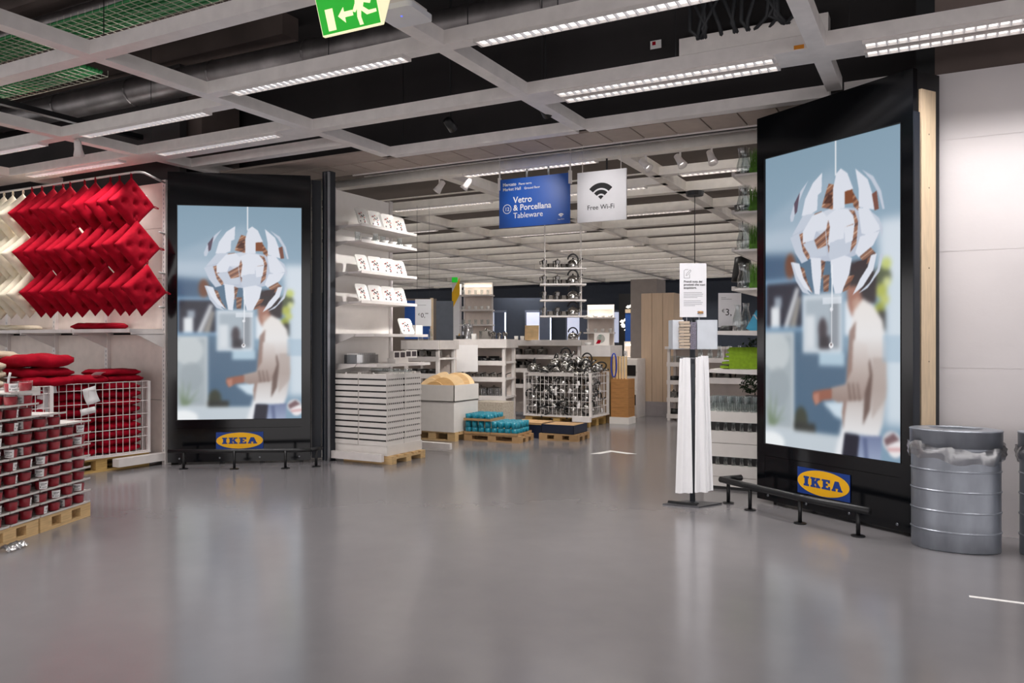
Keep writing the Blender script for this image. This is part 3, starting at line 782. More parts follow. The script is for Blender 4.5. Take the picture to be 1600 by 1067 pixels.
for r in range(3):
    a0 = -7.90 + 0.095 * r
    zc = RZ[r] - 0.045 - HALF
    seq = [('red', h) for h in HOOKS[:10]] + [('cream', 2.08 + 0.19 * k) for k in range(5)]
    cnt = {'red': 0, 'cream': 0}
    for colr, off in seq:
        k = cnt[colr]; cnt[colr] += 1
        lab = f'{"red" if colr == "red" else "cream"} tufted seat cushion, {ORD[k]} from the front in the {ROWN[r]} hanging row'
        o = place('seat_cushion', CM[(colr, (k + r) % 3)], None, (a0 - off + random.uniform(-.015, .015), 5.85, zc + random.uniform(-.012, .006)), (random.uniform(-.05, .05), random.uniform(-.04, .10), random.uniform(-.07, .09)))
        tag(o, lab, 'cushion', ('red' if colr == 'red' else 'cream') + ' cushions hanging on the rails')
        place('hanging_loop', LM[colr], o, (0, 0, HALF - 0.01))
        if colr == 'red':
            place('hanging_loop', LM[colr], o, (0, HALF - 0.01, 0), (R(-100), 0, 0))
            if (k + r) % 3 == 0: place('care_tag', TAGM, o, (0, HALF * 0.62, HALF * 0.42))

# flat folded pads (stacked)
def pad_mesh(name, m, w=0.5, d=0.5, h=0.085, seed=0):
    rnd = random.Random(seed); nx, ny = 11, 9; vs = []; fs = []
    ph = [rnd.uniform(0, 6) for _ in range(6)]
    for s in (1, -1):
        for j in range(ny):
            for i in range(nx):
                u = -1 + 2 * i / (nx - 1); v = -1 + 2 * j / (ny - 1)
                e = max(0.0, (1 - u ** 8) * (1 - v ** 8)) ** 0.5; qq = 1 - 0.10 * (u * v) ** 4
                z = s * h / 2 * (0.30 + 0.70 * e) + 0.008 * math.sin(4 * u + ph[0]) * math.cos(3 * v + ph[1]) + (0.006 * math.sin(9 * u + ph[2]) if s > 0 else 0)
                vs.append((u * qq * w / 2 + 0.008 * math.sin(5 * v + ph[3]), v * qq * d / 2 + 0.008 * math.sin(5 * u + ph[4]), z + h / 2))
    N = nx * ny
    for j in range(ny - 1):
        for i in range(nx - 1):
            a = j * nx + i; q = (a, a + 1, a + nx + 1, a + nx)
            fs.append(q); fs.append(tuple(N + k for k in reversed(q)))
    ed = [i for i in range(nx)] + [j * nx + nx - 1 for j in range(1, ny)] + [(ny - 1) * nx + i for i in range(nx - 2, -1, -1)] + [j * nx for j in range(ny - 2, 0, -1)]
    for k in range(len(ed)):
        a, b = ed[k], ed[(k + 1) % len(ed)]
        fs.append((b, a, N + a, N + b))
    return MB().add(vs, fs).mesh(name, m, True)
PM = {c: [pad_mesh('pad', m, seed=k) for k in range(3)] for c, m in (('red', RED), ('darkred', REDD), ('beige', BEIGE), ('cream', CREAM))}
def pad(c, loc, label, group, rot=0.0, tilt=(0, 0), sc=(1, 1, 1)):
    o = place('folded_pad', random.choice(PM[c]), None, loc, (tilt[0], tilt[1], rot)); o.scale = sc
    return tag(o, label, 'cushion', group)
pad('red', (-8.95, 6.18, 1.597), 'single red pad lying on the shelf under the hanging cushions', None, 0.05, sc=(1.15, 0.9, 0.85))
pad('cream', (-10.55, 6.15, 1.597), 'cream pad on the shelf at the left picture edge', None, 0, sc=(0.8, 0.9, 0.7))

# wire cages on pallets
WIRE = mat('white_coated_wire', (226, 220, 218), 0.4)
def wire_panel(parent, p0, p1, z0, z1, nv, hz, r=0.0035, m=WIRE):
    mb = MB(); p0 = Vector((*p0, 0)); p1 = Vector((*p1, 0))
    for k in range(nv + 1):
        p = p0.lerp(p1, k / nv); mb.tube([p + Vector((0, 0, z0)), p + Vector((0, 0, z1))], r * 1.1, 5)
    for z in hz:
        mb.tube([p0 + Vector((0, 0, z)), p1 + Vector((0, 0, z))], r * 1.15, 5)
    return mb.build('wire_panel', m, parent)
def pallet(label, loc, rz, w, d, h=0.144, m=WOOD, group=None):
    t = thing('wooden_pallet', label, 'pallet', loc, rz, group)
    for i in range(3):
        y = i * (d - 0.1) / 2
        for j in range(3):
            x = j * (w - 0.13) / 2
            MB().box(x, x + 0.13, y, y + 0.1, 0.022, h - 0.04).build('block', m, t)
        MB().box(0, w, y, y + 0.1, 0, 0.022).build('runner', m, t)
    for i in range(3):
        x = i * (w - 0.13) / 2
        MB().box(x, x + 0.13, 0, d, h - 0.04, h - 0.02).build('cross_board', m, t)
    nb = max(3, int(d / 0.13))
    for i in range(nb):
        y = i * (d - 0.1) / (nb - 1)
        MB().box(0, w, y, y + 0.1, h - 0.02, h).build('deck_board', m, t)
    return t
def cage(label, loc, rz, w, d, h, nv, ns, hz, group=None):
    t = thing('wire_cage', label, 'cage', loc, rz, group)
    for x in (0, w):
        for y in (0, d):
            MB().box(x - 0.018, x + 0.018, y - 0.018, y + 0.018, 0.0, h).build('post', WHITE, t)
    wire_panel(t, (0, -0.012), (w, -0.012), 0.02, h, nv, hz); wire_panel(t, (0, d), (w, d), 0.02, h, nv, hz)
    wire_panel(t, (0, 0), (0, d), 0.02, h, ns, hz); wire_panel(t, (w, 0), (w, d), 0.02, h, ns, hz)
    MB().box(-0.02, w + 0.02, -0.02, d + 0.02, 0.0, 0.02).build('floor_plate', WHITE, t)
    return t
HZ = [0.03, 0.20, 0.30, 0.46, 0.61, 0.76, 0.835]
# local x along +b (90 deg): visible face is local -y -> +a
pallet('yellow wooden pallet under the cage of red pads', (-8.26, 5.12, 0), R(86), 1.16, 0.8, 0.15, WOODY)
cage('white wire cage full of red seat pads beside the left screen', (-8.25, 5.14, 0.155), R(86), 1.12, 0.78, 0.835, 14, 10, HZ, 'wire cages of pads')
pallet('yellow wooden pallet under the nearer cage behind the candles', (-8.17, 3.88, 0), R(86), 1.16, 0.8, 0.15, WOODY)
c2 = cage('white wire cage behind the candle stack at the left edge', (-8.16, 3.92, 0.155), R(86), 1.12, 0.78, 0.835, 14, 10, HZ, 'wire cages of pads')
MB().box(0.1, 1.0, -0.03, -0.018, 0.75, 0.83).build('label_strip', CARD, c2)
def in_cage(origin, rz, x, y, z):
    return (origin[0] + x * math.cos(rz) - y * math.sin(rz), origin[1] + x * math.sin(rz) + y * math.cos(rz), z)
cz = R(86)
for col_, x in ((0, 0.30), (1, 0.83)):
    for k in range(9):
        z = 0.18 + k * 0.089
        pad('darkred' if k % 3 else 'red', in_cage((-8.25, 5.14), cz, x + random.uniform(-.01, .01), 0.27 + random.uniform(-.005, .01), z), f'dark red pad in the cage, {ORD[k]} from the bottom of the {"left" if col_ == 0 else "right"} pile', 'red pads in the wire cage', cz + random.uniform(-.03, .03))
for k in range(8):
    pad('darkred', in_cage((-8.16, 3.92), cz, 0.85, 0.27, 0.18 + k * 0.1), f'dark red pad in the nearer cage, {ORD[k]} from the bottom', 'red pads in the nearer cage', cz, sc=(1, 1, 1.12))
TOPG = 'pads heaped on top of the cages'
pad('darkred', in_cage((-8.25, 5.14), cz, 0.90, 0.30, 0.985), 'dark red pad on the cage top next to the left screen, lower of two', TOPG, cz, sc=(.95, 1, .9))
pad('darkred', in_cage((-8.25, 5.14), cz, 0.86, 0.32, 1.06), 'dark red pad on the cage top next to the left screen, upper of two', TOPG, cz + 0.06, sc=(.95, 1, .8))
pad('red', in_cage((-8.25, 5.14), cz, 0.40, 0.22, 0.985), 'bright red pad at the middle of the cage top', TOPG, cz - 0.05, sc=(1.0, 1, 1.0))
pad('darkred', in_cage((-8.25, 5.14), cz, 0.20, 0.50, 1.07), 'dark red pad lying behind the bright ones on the cage', TOPG, cz + 0.1, sc=(.9, .9, .8))
pad('red', in_cage((-8.16, 3.92), cz, 1.12, 0.20, 0.99), 'red pad at the bottom of the tallest heap above the candles', TOPG, cz, sc=(1.05, .9, 1.1))
pad('darkred', in_cage((-8.16, 3.92), cz, 1.13, 0.26, 1.08), 'red pad in the middle of the tallest heap above the candles', TOPG, cz + 0.08, sc=(1.1, .95, 1.15))
pad('red', in_cage((-8.16, 3.92), cz, 1.11, 0.24, 1.185), 'plump bright red pad on top of the tallest heap above the candles', TOPG, cz + 0.04, sc=(1.15, 1, 1.5))
for k in range(4):
    pad('beige' if k != 1 else 'cream', in_cage((-8.16, 3.92), cz, 0.72 + 0.04 * (k % 2), 0.62, 0.99 + 0.09 * k), f'beige folded pad {ORD[k]} from the bottom of the right beige pile', TOPG, cz + 0.1 * k)
for k in range(3):
    pad('cream' if k == 0 else 'beige', in_cage((-8.16, 3.92), cz, 0.50, 0.30, 0.99 + 0.085 * k), f'pale folded pad {ORD[k]} from the bottom of the left beige pile', TOPG, cz)
# paper price tags
def sheet(label, loc, rot, w, h, bend=0.02, group=None):
    vs = []; fs = []
    for j in range(5):
        for i in range(2):
            v = j / 4
            vs.append(((i - .5) * w, bend * math.sin(v * 3.1), (v - .5) * h))
    for j in range(4): fs.append((2 * j, 2 * j + 1, 2 * j + 3, 2 * j + 2))
    o = MB().add(vs, fs).build('paper_tag', PAPER, None, True, loc, rot)
    md = o.modifiers.new('thickness', 'SOLIDIFY'); md.thickness = 0.0012
    return tag(o, label, 'paper tag', group)
PT = 'paper tags on the red pads'
sheet('white paper tag curling over the cage rim above the candles', (-8.13, 5.08, 0.99), (0.25, 0, cz), 0.13, 0.16, 0.04, PT)
sheet('long white paper tag hanging inside the cage behind the candles', (-8.14, 5.0, 0.80), (0, 0.02, cz), 0.13, 0.30, 0.01, PT)
sheet('narrow white paper tag standing up beside the red heap', (-8.08, 4.62, 1.06), (0.05, 0.1, cz + 0.5), 0.035, 0.17, 0.01, PT)
sheet('white paper tag folded over the pads at the middle of the red cage', (-8.19, 5.56, 0.86), (-0.1, -0.25, cz), 0.15, 0.18, 0.02, PT)
sheet('small white tag lying sideways in the red cage wires', (-8.19, 5.52, 0.69), (0.3, 1.35, cz), 0.07, 0.15, 0.01, PT)
sheet('small white tag on top of the red cage heap', (-8.22, 5.66, 1.09), (1.2, 0, cz), 0.11, 0.11, 0.01, PT)

# ------------------------------------------------------------------ candle stacks
CA = math.atan2(0.924, -0.383)
CO = Vector((-5.998, 3.657, 0))
def cl(x, y, z):
    return (CO.x + x * math.cos(CA) - y * math.sin(CA), CO.y + x * math.sin(CA) + y * math.cos(CA), z)
pallet('small pallet under the taller candle stack at the left edge', cl(-0.62, 0.0, 0), CA, 0.60, 0.8, 0.115, WOOD, 'candle pallets')
pallet('small pallet under the lower candle stack', cl(0.0, 0.0, 0), CA, 0.61, 0.8, 0.115, WOOD, 'candle pallets')
CUPM = MB().lathe([(0.039, 0.0), (0.042, 0.004), (0.049, 0.079)], 14).mesh('candle_cup', CUPGLASS, True)
WAXM = MB().lathe([(0.037, 0.004), (0.0395, 0.006), (0.0450, 0.062), (0.0435, 0.064), (0.001, 0.063)], 14).mesh('wax', WAX, True)
lv = []; lf = []
for i in range(7):
    a = -0.75 + 1.5 * i / 6
    for z, rr in ((0.008, 0.0430), (0.066, 0.0485)): lv.append((rr * math.sin(a), -rr * math.cos(a), z))
for i in range(6): lf.append((2 * i, 2 * i + 2, 2 * i + 3, 2 * i + 1))
LABM = MB().add(lv, lf).mesh('paper_label', PAPER, True)
lm = MB()
for (a0, a1, z0, z1) in [(-0.5, 0.45, 0.045, 0.050), (-0.5, 0.2, 0.036, 0.039), (-0.62, -0.5, 0.02, 0.03), (-0.3, 0.5, 0.022, 0.0245), (-0.3, 0.4, 0.016, 0.018)]:
    vs = []
    for i in range(4):
        a = a0 + (a1 - a0) * i / 3
        for z in (z0, z1):
            rr = 0.0435 + (z - 0.008) / 0.058 * 0.0055; vs.append((rr * math.sin(a), -rr * math.cos(a), z))
    lm.add(vs, [(2 * i, 2 * i + 2, 2 * i + 3, 2 * i + 1) for i in range(3)])
LPRM = lm.mesh('label_print', INK)
TRAYMESH = MB().box(0, 0.298, 0, 0.40, 0, 0.006).box(0, 0.298, -0.004, 0.0, 0, 0.014).mesh('sheet', CARD)
TZ0 = 0.118; PITCH = 0.0955
def candle(loc, label, rot, lab_on):
    o = place('glass_candle', CUPM, None, loc, (0, 0, rot)); tag(o, label, 'candle', 'red candles stacked on trays')
    place('wax', WAXM, o)
    if lab_on:
        lb = place('paper_label', LABM, o); place('label_print', LPRM, lb)
cols = [(-0.625, 9, 'taller', 'left'), (-0.315, 10, 'taller', 'right'), (0.005, 8, 'lower', 'left'), (0.31, 7, 'lower', 'right')]
for ci, (x0, nl, st, side) in enumerate(cols):
    for k in range(nl + 1):
        z = TZ0 + PITCH * k
        jx = random.uniform(-.006, .006)
        tr = place('candle_tray', TRAYMESH, None, cl(x0 + jx, 0.0, z), (0, 0, CA))
        tag(tr, f'grey cardboard tray, {ORD[k]} from the floor, {side} column of the {st} candle stack', 'tray', 'cardboard trays under the candles')
        top = k == nl
        rows = 1 if k < nl - 2 else 4
        for r in range(rows):
            for c in range(2):
                if top:
                    if not (ci == 1 and r == 0) : continue
                yy = 0.055 + r * 0.1
                rotl = CA + random.choice([0.3, -0.5, 0.7, 1.2, -1.2, 2.4, 3.1, 1.9, -1.9, 2.8, 2.6])
                candle(cl(x0 + 0.075 + c * 0.148 + jx + random.uniform(-.004, .004), yy + random.uniform(-.004, .004), z + 0.0062),
                       f'red glass candle, {["left", "right"][c]} of two, row {["one", "two", "three", "four"][r]}, {ORD[k]} tray up, {st} stack {side} column', rotl, r == 0 or k >= nl - 1)
# back filling: added dark blocks for the shaded depth behind the visible row
for ci, (x0, nl, st, side) in enumerate(cols):
    tag(MB().box(0.01, 0.29, 0, 0.58, 0, PITCH * max(1, (nl - 2)) - 0.01).build('candle_backing', mat('dark_red_backing', (96, 20, 32), 0.8), None, False, cl(x0, 0.20, TZ0), (0, 0, CA)), f'added dark filler block behind the candles, {side} column of the {st} stack', 'carton', 'filler blocks behind the candles')
# crumpled plastic wrap on the floor at the pallet
wr_ = MB(); vs = []
for j in range(6):
    for i in range(10):
        vs.append((i * 0.022 - 0.1, j * 0.02 - 0.05, 0.004 + 0.05 * abs(math.sin(i * 1.9 + j * 2.3)) * math.sin(math.pi * (j + .5) / 6)))
wr_.add(vs, [(j * 10 + i, j * 10 + i + 1, j * 10 + i + 11, j * 10 + i + 10) for j in range(5) for i in range(9)])
tag(wr_.build('plastic_wrap', BAG, None, True, (-5.70, 3.28, 0), (0, 0, CA)), 'crumpled clear plastic wrap on the floor by the candle pallet', 'plastic wrap')

# ------------------------------------------------------------------ ceiling fittings: exit sign, access point, spots
EXG = mat('exit_green', (24, 150, 40), 0.5, emit=(30, 170, 40), strength=0.75)
EXC = mat('exit_cream', (236, 230, 190), 0.5, emit=(240, 232, 190), strength=0.9)
t = thing('exit_sign', 'green emergency exit sign with running figure under the ceiling grid', 'sign', (-3.235, 3.60, 3.262))
W_, H_ = 0.435, 0.20
# wedge: faces lean together towards the bottom; local -y is the front
MB().add([(0, 0.07, 0), (W_, 0.07, 0), (W_, 0.0, H_), (0, 0.0, H_), (0, 0.16, H_), (W_, 0.16, H_), (0, 0.09, 0), (W_, 0.09, 0)], [(0, 1, 2, 3), (6, 4, 5, 7), (3, 2, 5, 4), (0, 6, 7, 1), (0, 3, 4, 6), (1, 7, 5, 2)]).build('housing', EXC, t)
lean = math.atan2(0.07, H_)
F = Matrix.Translation((0, 0.07, 0)) @ Matrix.Rotation(lean, 4, 'X')
hh = math.hypot(0.07, H_)
MB().box(0.006, W_ - 0.006, -0.003, 0.0, 0.006, hh - 0.004, M=F).build('green_face', EXG, t)
pict = MB()
def PP(pts): pict.prism([(x * W_, z * hh) for x, z in pts], -0.005, -0.003, M=F)
PP([(.13, .10), (.26, .10), (.26, .66), (.13, .66)])
PP([(.33, .42), (.44, .62), (.44, .50), (.58, .50), (.58, .36), (.44, .36), (.44, .22)])
pict.prism([(W_ * .665 + .016 * math.cos(k * .6283), hh * .90 + .016 * math.sin(k * .6283)) for k in range(10)], -0.005, -0.003, M=F)
PP([(.66, .80), (.76, .80), (.82, .70), (.90, .62), (.88, .56), (.78, .62), (.76, .52), (.84, .40), (.96, .40), (.96, .32), (.80, .30), (.72, .44), (.70, .28), (.72, .08), (.66, .08), (.64, .30), (.66, .50), (.62, .42), (.58, .46), (.64, .64)])
pict.build('pictogram', EXC, t)
for x in (0.1, 0.33): MB().tube([(x, 0.08, H_), (x, 0.08, 0.42)], 0.004, 6).build('hanger', WHITE, t)
t = thing('access_point', 'white wireless access point with a blue light under the ceiling beam', 'access point', (-2.99, 4.14, 3.50), R(3))
def rounded(x0, x1, y0, y1, r, n=4):
    pts = []
    for (cx_, cy_, s) in ((x1 - r, y1 - r, 0), (x0 + r, y1 - r, 90), (x0 + r, y0 + r, 180), (x1 - r, y0 + r, 270)):
        for k in range(n + 1): a = R(s + 90 * k / n); pts.append((cx_ + r * math.cos(a), cy_ + r * math.sin(a)))
    return pts
def slab(mb, pts, z0, z1):
    n = len(pts)
    return mb.add([(x, y, z0) for x, y in pts] + [(x, y, z1) for x, y in pts], [tuple(range(n - 1, -1, -1)), tuple(range(n, 2 * n))] + [(i, (i + 1) % n, (i + 1) % n + n, i + n) for i in range(n)])
slab(MB(), rounded(-0.14, 0.14, -0.14, 0.14, 0.035), 0.0, 0.035).build('body', SIGNWHITE, t)
slab(MB(), rounded(-0.11, 0.11, -0.12, 0.12, 0.02), 0.035, 0.07).build('mount', WHITE, t)
MB().lathe([(0.006, -0.002), (0.006, 0.001)], 8, c=(0.0, -0.02, 0)).build('status_light', mat('blue_led', (60, 80, 255), 0.4, emit=(70, 90, 255), strength=2.5), t)

tag(MB().box(-0.935, -0.865, 6.114, 6.1195, 3.578, 3.606).build('orange_tag', mat('orange_sticker', (226, 140, 20), 0.6)), 'small orange tag stuck on the beam above the right screen', 'tag')
def spot_lamp(label, loc, target, power, group, ang=60, col=LIGHT_RGB, m=WHITE):
    t = thing('spot_lamp', label, 'spot lamp', loc, 0, group)
    dv = (Vector(target) - Vector(loc)).normalized()
    M = dv.to_track_quat('-Z', 'Y').to_matrix().to_4x4()
    MB().lathe([(0.012, 0.10), (0.035, 0.09), (0.04, 0.0), (0.055, -0.07), (0.052, -0.07), (0.03, -0.02)], 16, M=M).build('shade', m, t, True)
    MB().lathe([(0.03, -0.025), (0.001, -0.03)], 12, M=M).build('bulb', GLOW, t)
    MB().tube([(0, 0, 0.03), (0, 0, ZB - loc[2])], 0.012, 8).build('stem', m, t)
    l_ = spot('spot_light', (0, 0, 0), dv, power, ang, t, col)
    l_.location = dv * 0.08
    return t
SG = 'white spot lamps under the ceiling grid'
spot_lamp('white spot lamp aimed at the hanging cushions, upper left', (-7.95, 5.25, 3.46), (-8.6, 5.9, 1.8), 45, SG, 100)
spot_lamp('white spot lamp over the plate shelf, left one', (-5.75, 8.76, 3.46), (-6.6, 8.15, 1.9), 18, SG, 88, (1, .95, .9))
spot_lamp('white spot lamp over the plate shelf, right one', (-5.35, 8.78, 3.46), (-6.6, 8.4, 1.75), 18, SG, 88, (1, .95, .9))
spot_lamp('added black fill spot hidden behind the blue sign, aimed at the plates', (-4.45, 8.72, 3.2), (-6.6, 8.28, 2.0), 150, SG, 46, (1, .96, .92), BLACKMET)  # added spots out of sight brighten the plates, boxes and kettle cage
spot_lamp('added black fill spot hidden behind the blue sign, aimed at the white boxes', (-4.15, 8.70, 3.28), (-6.7, 10.3, 0.6), 190, SG, 62, (1, .96, .92), BLACKMET)
spot_lamp('added black fill spot hidden behind the white sign, aimed at the kettle cage', (-3.4, 8.70, 3.28), (-6.4, 12.6, 1.1), 280, SG, 50, (1, .96, .92), BLACKMET)
for i, a in enumerate((-2.95, -2.55, -2.2)):
    spot_lamp(f'white spot lamp inside the opening near the right screen, {ORD[i]} from left', (a, 8.76, 3.46), (-1.7, 8.3, 2.2), 40, SG, 60, (1, .96, .9))

for i, a in enumerate((-4.3, -3.25)):  # added spots that brighten the two hanging signs
    t_ = thing('added_void_spot', ['added black fill spot in the void aimed at the blue sign', 'added black fill spot in the void aimed at the white sign'][i], 'spot lamp', (a, 6.75, 3.61), 0, 'added fill spots in the void')
    MB().lathe([(0.01, 0.09), (0.045, 0.07), (0.05, -0.06), (0.046, -0.06), (0.03, 0.0)], 14, M=Matrix.Rotation(R(62), 4, 'X')).build('shade', BLACKMET, t_, True)
    MB().tube([(0, 0, 0.03), (0, 0, 1.44)], 0.01, 6).build('stem', BLACKMET, t_)
    spot('spot_light', (0, 0.06, -0.03), (0.0 if i else 0.1, 1.60, -0.52), 75, 35, t_, r=0.03).data.spot_blend = 0.95
# ------------------------------------------------------------------ hanging signs in the opening
def wifi(mb, cx_, cz_, s, y0, y1, th=0.30):
    for r0, r1 in ((0.68, 1.0), (0.34, 0.58)):
        pts = [(cx_ + s * r1 * math.sin(a), cz_ + s * r1 * math.cos(a)) for a in [R(-48 + 96 * k / 12) for k in range(13)]]
        pts += [(cx_ + s * r0 * math.sin(a), cz_ + s * r0 * math.cos(a)) for a in [R(48 - 96 * k / 12) for k in range(13)]]
        n = 13
        for k in range(12):
            mb.prism([pts[k], pts[k + 1], pts[24 - k], pts[25 - k]], y0, y1)
    mb.prism([(cx_, cz_)] + [(cx_ + s * 0.24 * math.sin(R(-45 + 90 * k / 6)), cz_ + s * 0.24 * math.cos(R(-45 + 90 * k / 6))) for k in range(7)], y0, y1)
t = thing('hanging_sign', 'blue hanging department sign with white lettering above the opening', 'sign', (-4.632, 8.35, 2.80))
MB().box(0, 0.917, 0, 0.02, 0, 0.575).build('board', SIGNBLUE, t)
for x in (-0.015, 0.905):
    MB().box(x, x + 0.03, -0.008, 0.03, 0.45, 0.60).build('clamp', WHITE, t); MB().box(x + 0.008, x + 0.022, 0.005, 0.02, 0.60, 0.892).build('hanger', WHITE, t)
text('Mercato', 0.053, PAPER, t, (0.05, -0.002, 0.492), bold=0.012); text('Piano terra', 0.038, PAPER, t, (0.262, -0.002, 0.492), bold=0.008)
text('Market Hall', 0.051, PAPER, t, (0.05, -0.002, 0.436), bold=0.003); text('Ground floor', 0.038, PAPER, t, (0.335, -0.002, 0.436), bold=0.005)
text('Vetro', 0.105, PAPER, t, (0.19, -0.002, 0.285), bold=0.012); text('& Porcellana', 0.098, PAPER, t, (0.19, -0.002, 0.195), bold=0.012)
text('Tableware', 0.092, PAPER, t, (0.19, -0.002, 0.105)); text('12', 0.062, PAPER, t, (0.108, -0.002, 0.198), bold=0.010, align='CENTER')
ring = MB(); n = 28
for k in range(n):
    a0, a1 = 2 * math.pi * k / n, 2 * math.pi * (k + 1) / n
    ring.prism([(0.108 + 0.056 * math.cos(a0), 0.22 + 0.056 * math.sin(a0)), (0.108 + 0.056 * math.cos(a1), 0.22 + 0.056 * math.sin(a1)), (0.108 + 0.049 * math.cos(a1), 0.22 + 0.049 * math.sin(a1)), (0.108 + 0.049 * math.cos(a0), 0.22 + 0.049 * math.sin(a0))], -0.002, 0)
ring.build('number_ring', PAPER, t)
w_ = MB(); wifi(w_, 0.81, 0.075, 0.045, -0.002, 0); w_.build('wireless_symbol', PAPER, t); text('Free Wi-Fi', 0.018, PAPER, t, (0.81, -0.002, 0.045), align='CENTER')
t = thing('hanging_sign', 'white hanging sign with a black wireless symbol above the opening', 'sign', (-3.62, 8.35, 2.793))
MB().box(0, 0.585, 0, 0.02, 0, 0.565).build('board', SIGNWHITE, t)
for x in (0.06, 0.52): MB().tube([(x, 0.01, 0.565), (x, 0.01, 0.898)], 0.004, 6).build('hanger', WHITE, t)
w_ = MB(); wifi(w_, 0.285, 0.245, 0.185, -0.002, 0); w_.build('wireless_symbol', INK, t); text('Free Wi-Fi', 0.075, INK, t, (0.285, -0.002, 0.135), align='CENTER')

# ------------------------------------------------------------------ generic goods
def kettle_proto():
    t = thing('kettle', 'kettle', 'kettle')
    MB().lathe([(0.085, 0.0), (0.098, 0.006), (0.102, 0.03), (0.098, 0.075), (0.080, 0.115), (0.05, 0.138), (0.035, 0.142), (0.001, 0.143)], 18).build('body', STEEL, t, True)
    MB().lathe([(0.036, 0.142), (0.03, 0.150), (0.001, 0.152)], 14).build('lid', STEEL, t, True)
    MB().lathe([(0.009, 0.150), (0.016, 0.165), (0.012, 0.178), (0.001, 0.18)], 10).build('knob', BLACKPL, t, True)
    MB().tube([(0.088 * math.cos(R(a)), 0, 0.135 + 0.105 * math.sin(R(a))) for a in range(-8, 190, 18)], 0.014, 7).build('handle', BLACKPL, t, True)
    s = MB().tube([(0.085, 0, 0.07), (0.125, 0, 0.12), (0.15, 0, 0.155)], [0.026, 0.018, 0.013], 8).build('spout', STEEL, t, True)
    MB().lathe([(0.015, 0), (0.017, 0.02), (0.001, 0.022)], 8, M=Matrix.Translation((0.15, 0, 0.152)) @ Matrix.Rotation(R(40), 4, 'Y')).build('whistle', BLACKPL, s, True)
    return t
def pot_proto():
    t = thing('saucepan', 'saucepan', 'saucepan')
    MB().lathe([(0.06, 0.0), (0.064, 0.004), (0.066, 0.075), (0.069, 0.078), (0.062, 0.076), (0.06, 0.008), (0.001, 0.006)], 16).build('pan', STEEL, t, True)
    MB().tube([(0.06, 0, 0.068), (0.10, 0, 0.085), (0.17, 0, 0.105)], [0.008, 0.01, 0.009], 6).build('handle', BLACKPL, t, True)
    return t
def jug_proto():
    t = thing('coffee_pot', 'coffee pot', 'coffee pot')
    MB().lathe([(0.042, 0.0), (0.045, 0.004), (0.034, 0.07), (0.04, 0.075), (0.05, 0.13), (0.03, 0.145), (0.001, 0.148)], 10).build('body', STEEL, t)
    MB().tube([(-0.04, 0, 0.125), (-0.075, 0, 0.12), (-0.07, 0, 0.06)], 0.008, 6).build('handle', BLACKPL, t, True)
    MB().lathe([(0.008, 0.145), (0.011, 0.165), (0.001, 0.168)], 8).build('knob', BLACKPL, t, True)
    return t
def simple(name, prof, m, seg=14, cat=None, label=None):
    o = MB().lathe(prof, seg).build(name, m, None, True)
    return tag(o, label or name, cat or name)
PROTOS = {}
def stock(kind):
    if kind in PROTOS: return PROTOS[kind]
    if kind == 'kettle': p = kettle_proto()
    elif kind == 'saucepan': p = pot_proto()
    elif kind == 'coffee_pot': p = jug_proto()
    elif kind == 'drinking_glass': p = simple('drinking_glass', [(0.028, 0.0), (0.03, 0.004), (0.036, 0.12)], CLEAR, 12, 'glass')
    elif kind == 'vase': p = simple('vase', [(0.05, 0.0), (0.06, 0.01), (0.066, 0.08), (0.045, 0.16), (0.05, 0.24), (0.056, 0.25)], CLEAR, 14, 'vase')
    elif kind == 'carafe': p = simple('carafe', [(0.045, 0.0), (0.05, 0.01), (0.045, 0.12), (0.024, 0.20), (0.03, 0.25)], CLEAR, 14, 'carafe')
    elif kind == 'bowl': p = simple('bowl', [(0.03, 0.0), (0.04, 0.004), (0.07, 0.05), (0.066, 0.05), (0.03, 0.008), (0.001, 0.008)], PORC, 14, 'bowl')
    elif kind == 'white_cup': p = simple('white_cup', [(0.026, 0.0), (0.034, 0.006), (0.04, 0.085), (0.036, 0.085), (0.03, 0.01), (0.001, 0.01)], PORC, 12, 'cup')
    elif kind == 'stock_pot': p = simple('stock_pot', [(0.11, 0.0), (0.115, 0.006), (0.115, 0.13), (0.12, 0.134), (0.10, 0.142), (0.02, 0.155), (0.018, 0.18), (0.001, 0.182)], STEEL, 16, 'pot')
    elif kind == 'dark_pot': p = simple('dark_pot', [(0.08, 0.0), (0.09, 0.006), (0.10, 0.09), (0.096, 0.09), (0.085, 0.01), (0.001, 0.01)], BLACKPL, 14, 'pot')
    elif kind == 'glass_jar': p = simple('glass_jar', [(0.045, 0.0), (0.05, 0.01), (0.05, 0.10), (0.042, 0.12), (0.046, 0.13), (0.046, 0.145), (0.001, 0.148)], CLEARP, 12, 'jar')
    else: raise KeyError(kind)
    PROTOS[kind] = p
    p['used'] = 0
    return p
def put(kind, loc, label, group=None, rot=(0, 0, 0), s=1.0):
    p = stock(kind)
    if not p['used']:
        p['used'] = 1; o = p
        o.location = loc; o.rotation_euler = rot; o.scale = (s, s, s); o['label'] = label
        if group: o['group'] = group
        return o
    o = dup(p, loc, rot, label, None, (s, s, s))
    if group: o['group'] = group
    elif 'group' in o: del o['group']
    return o

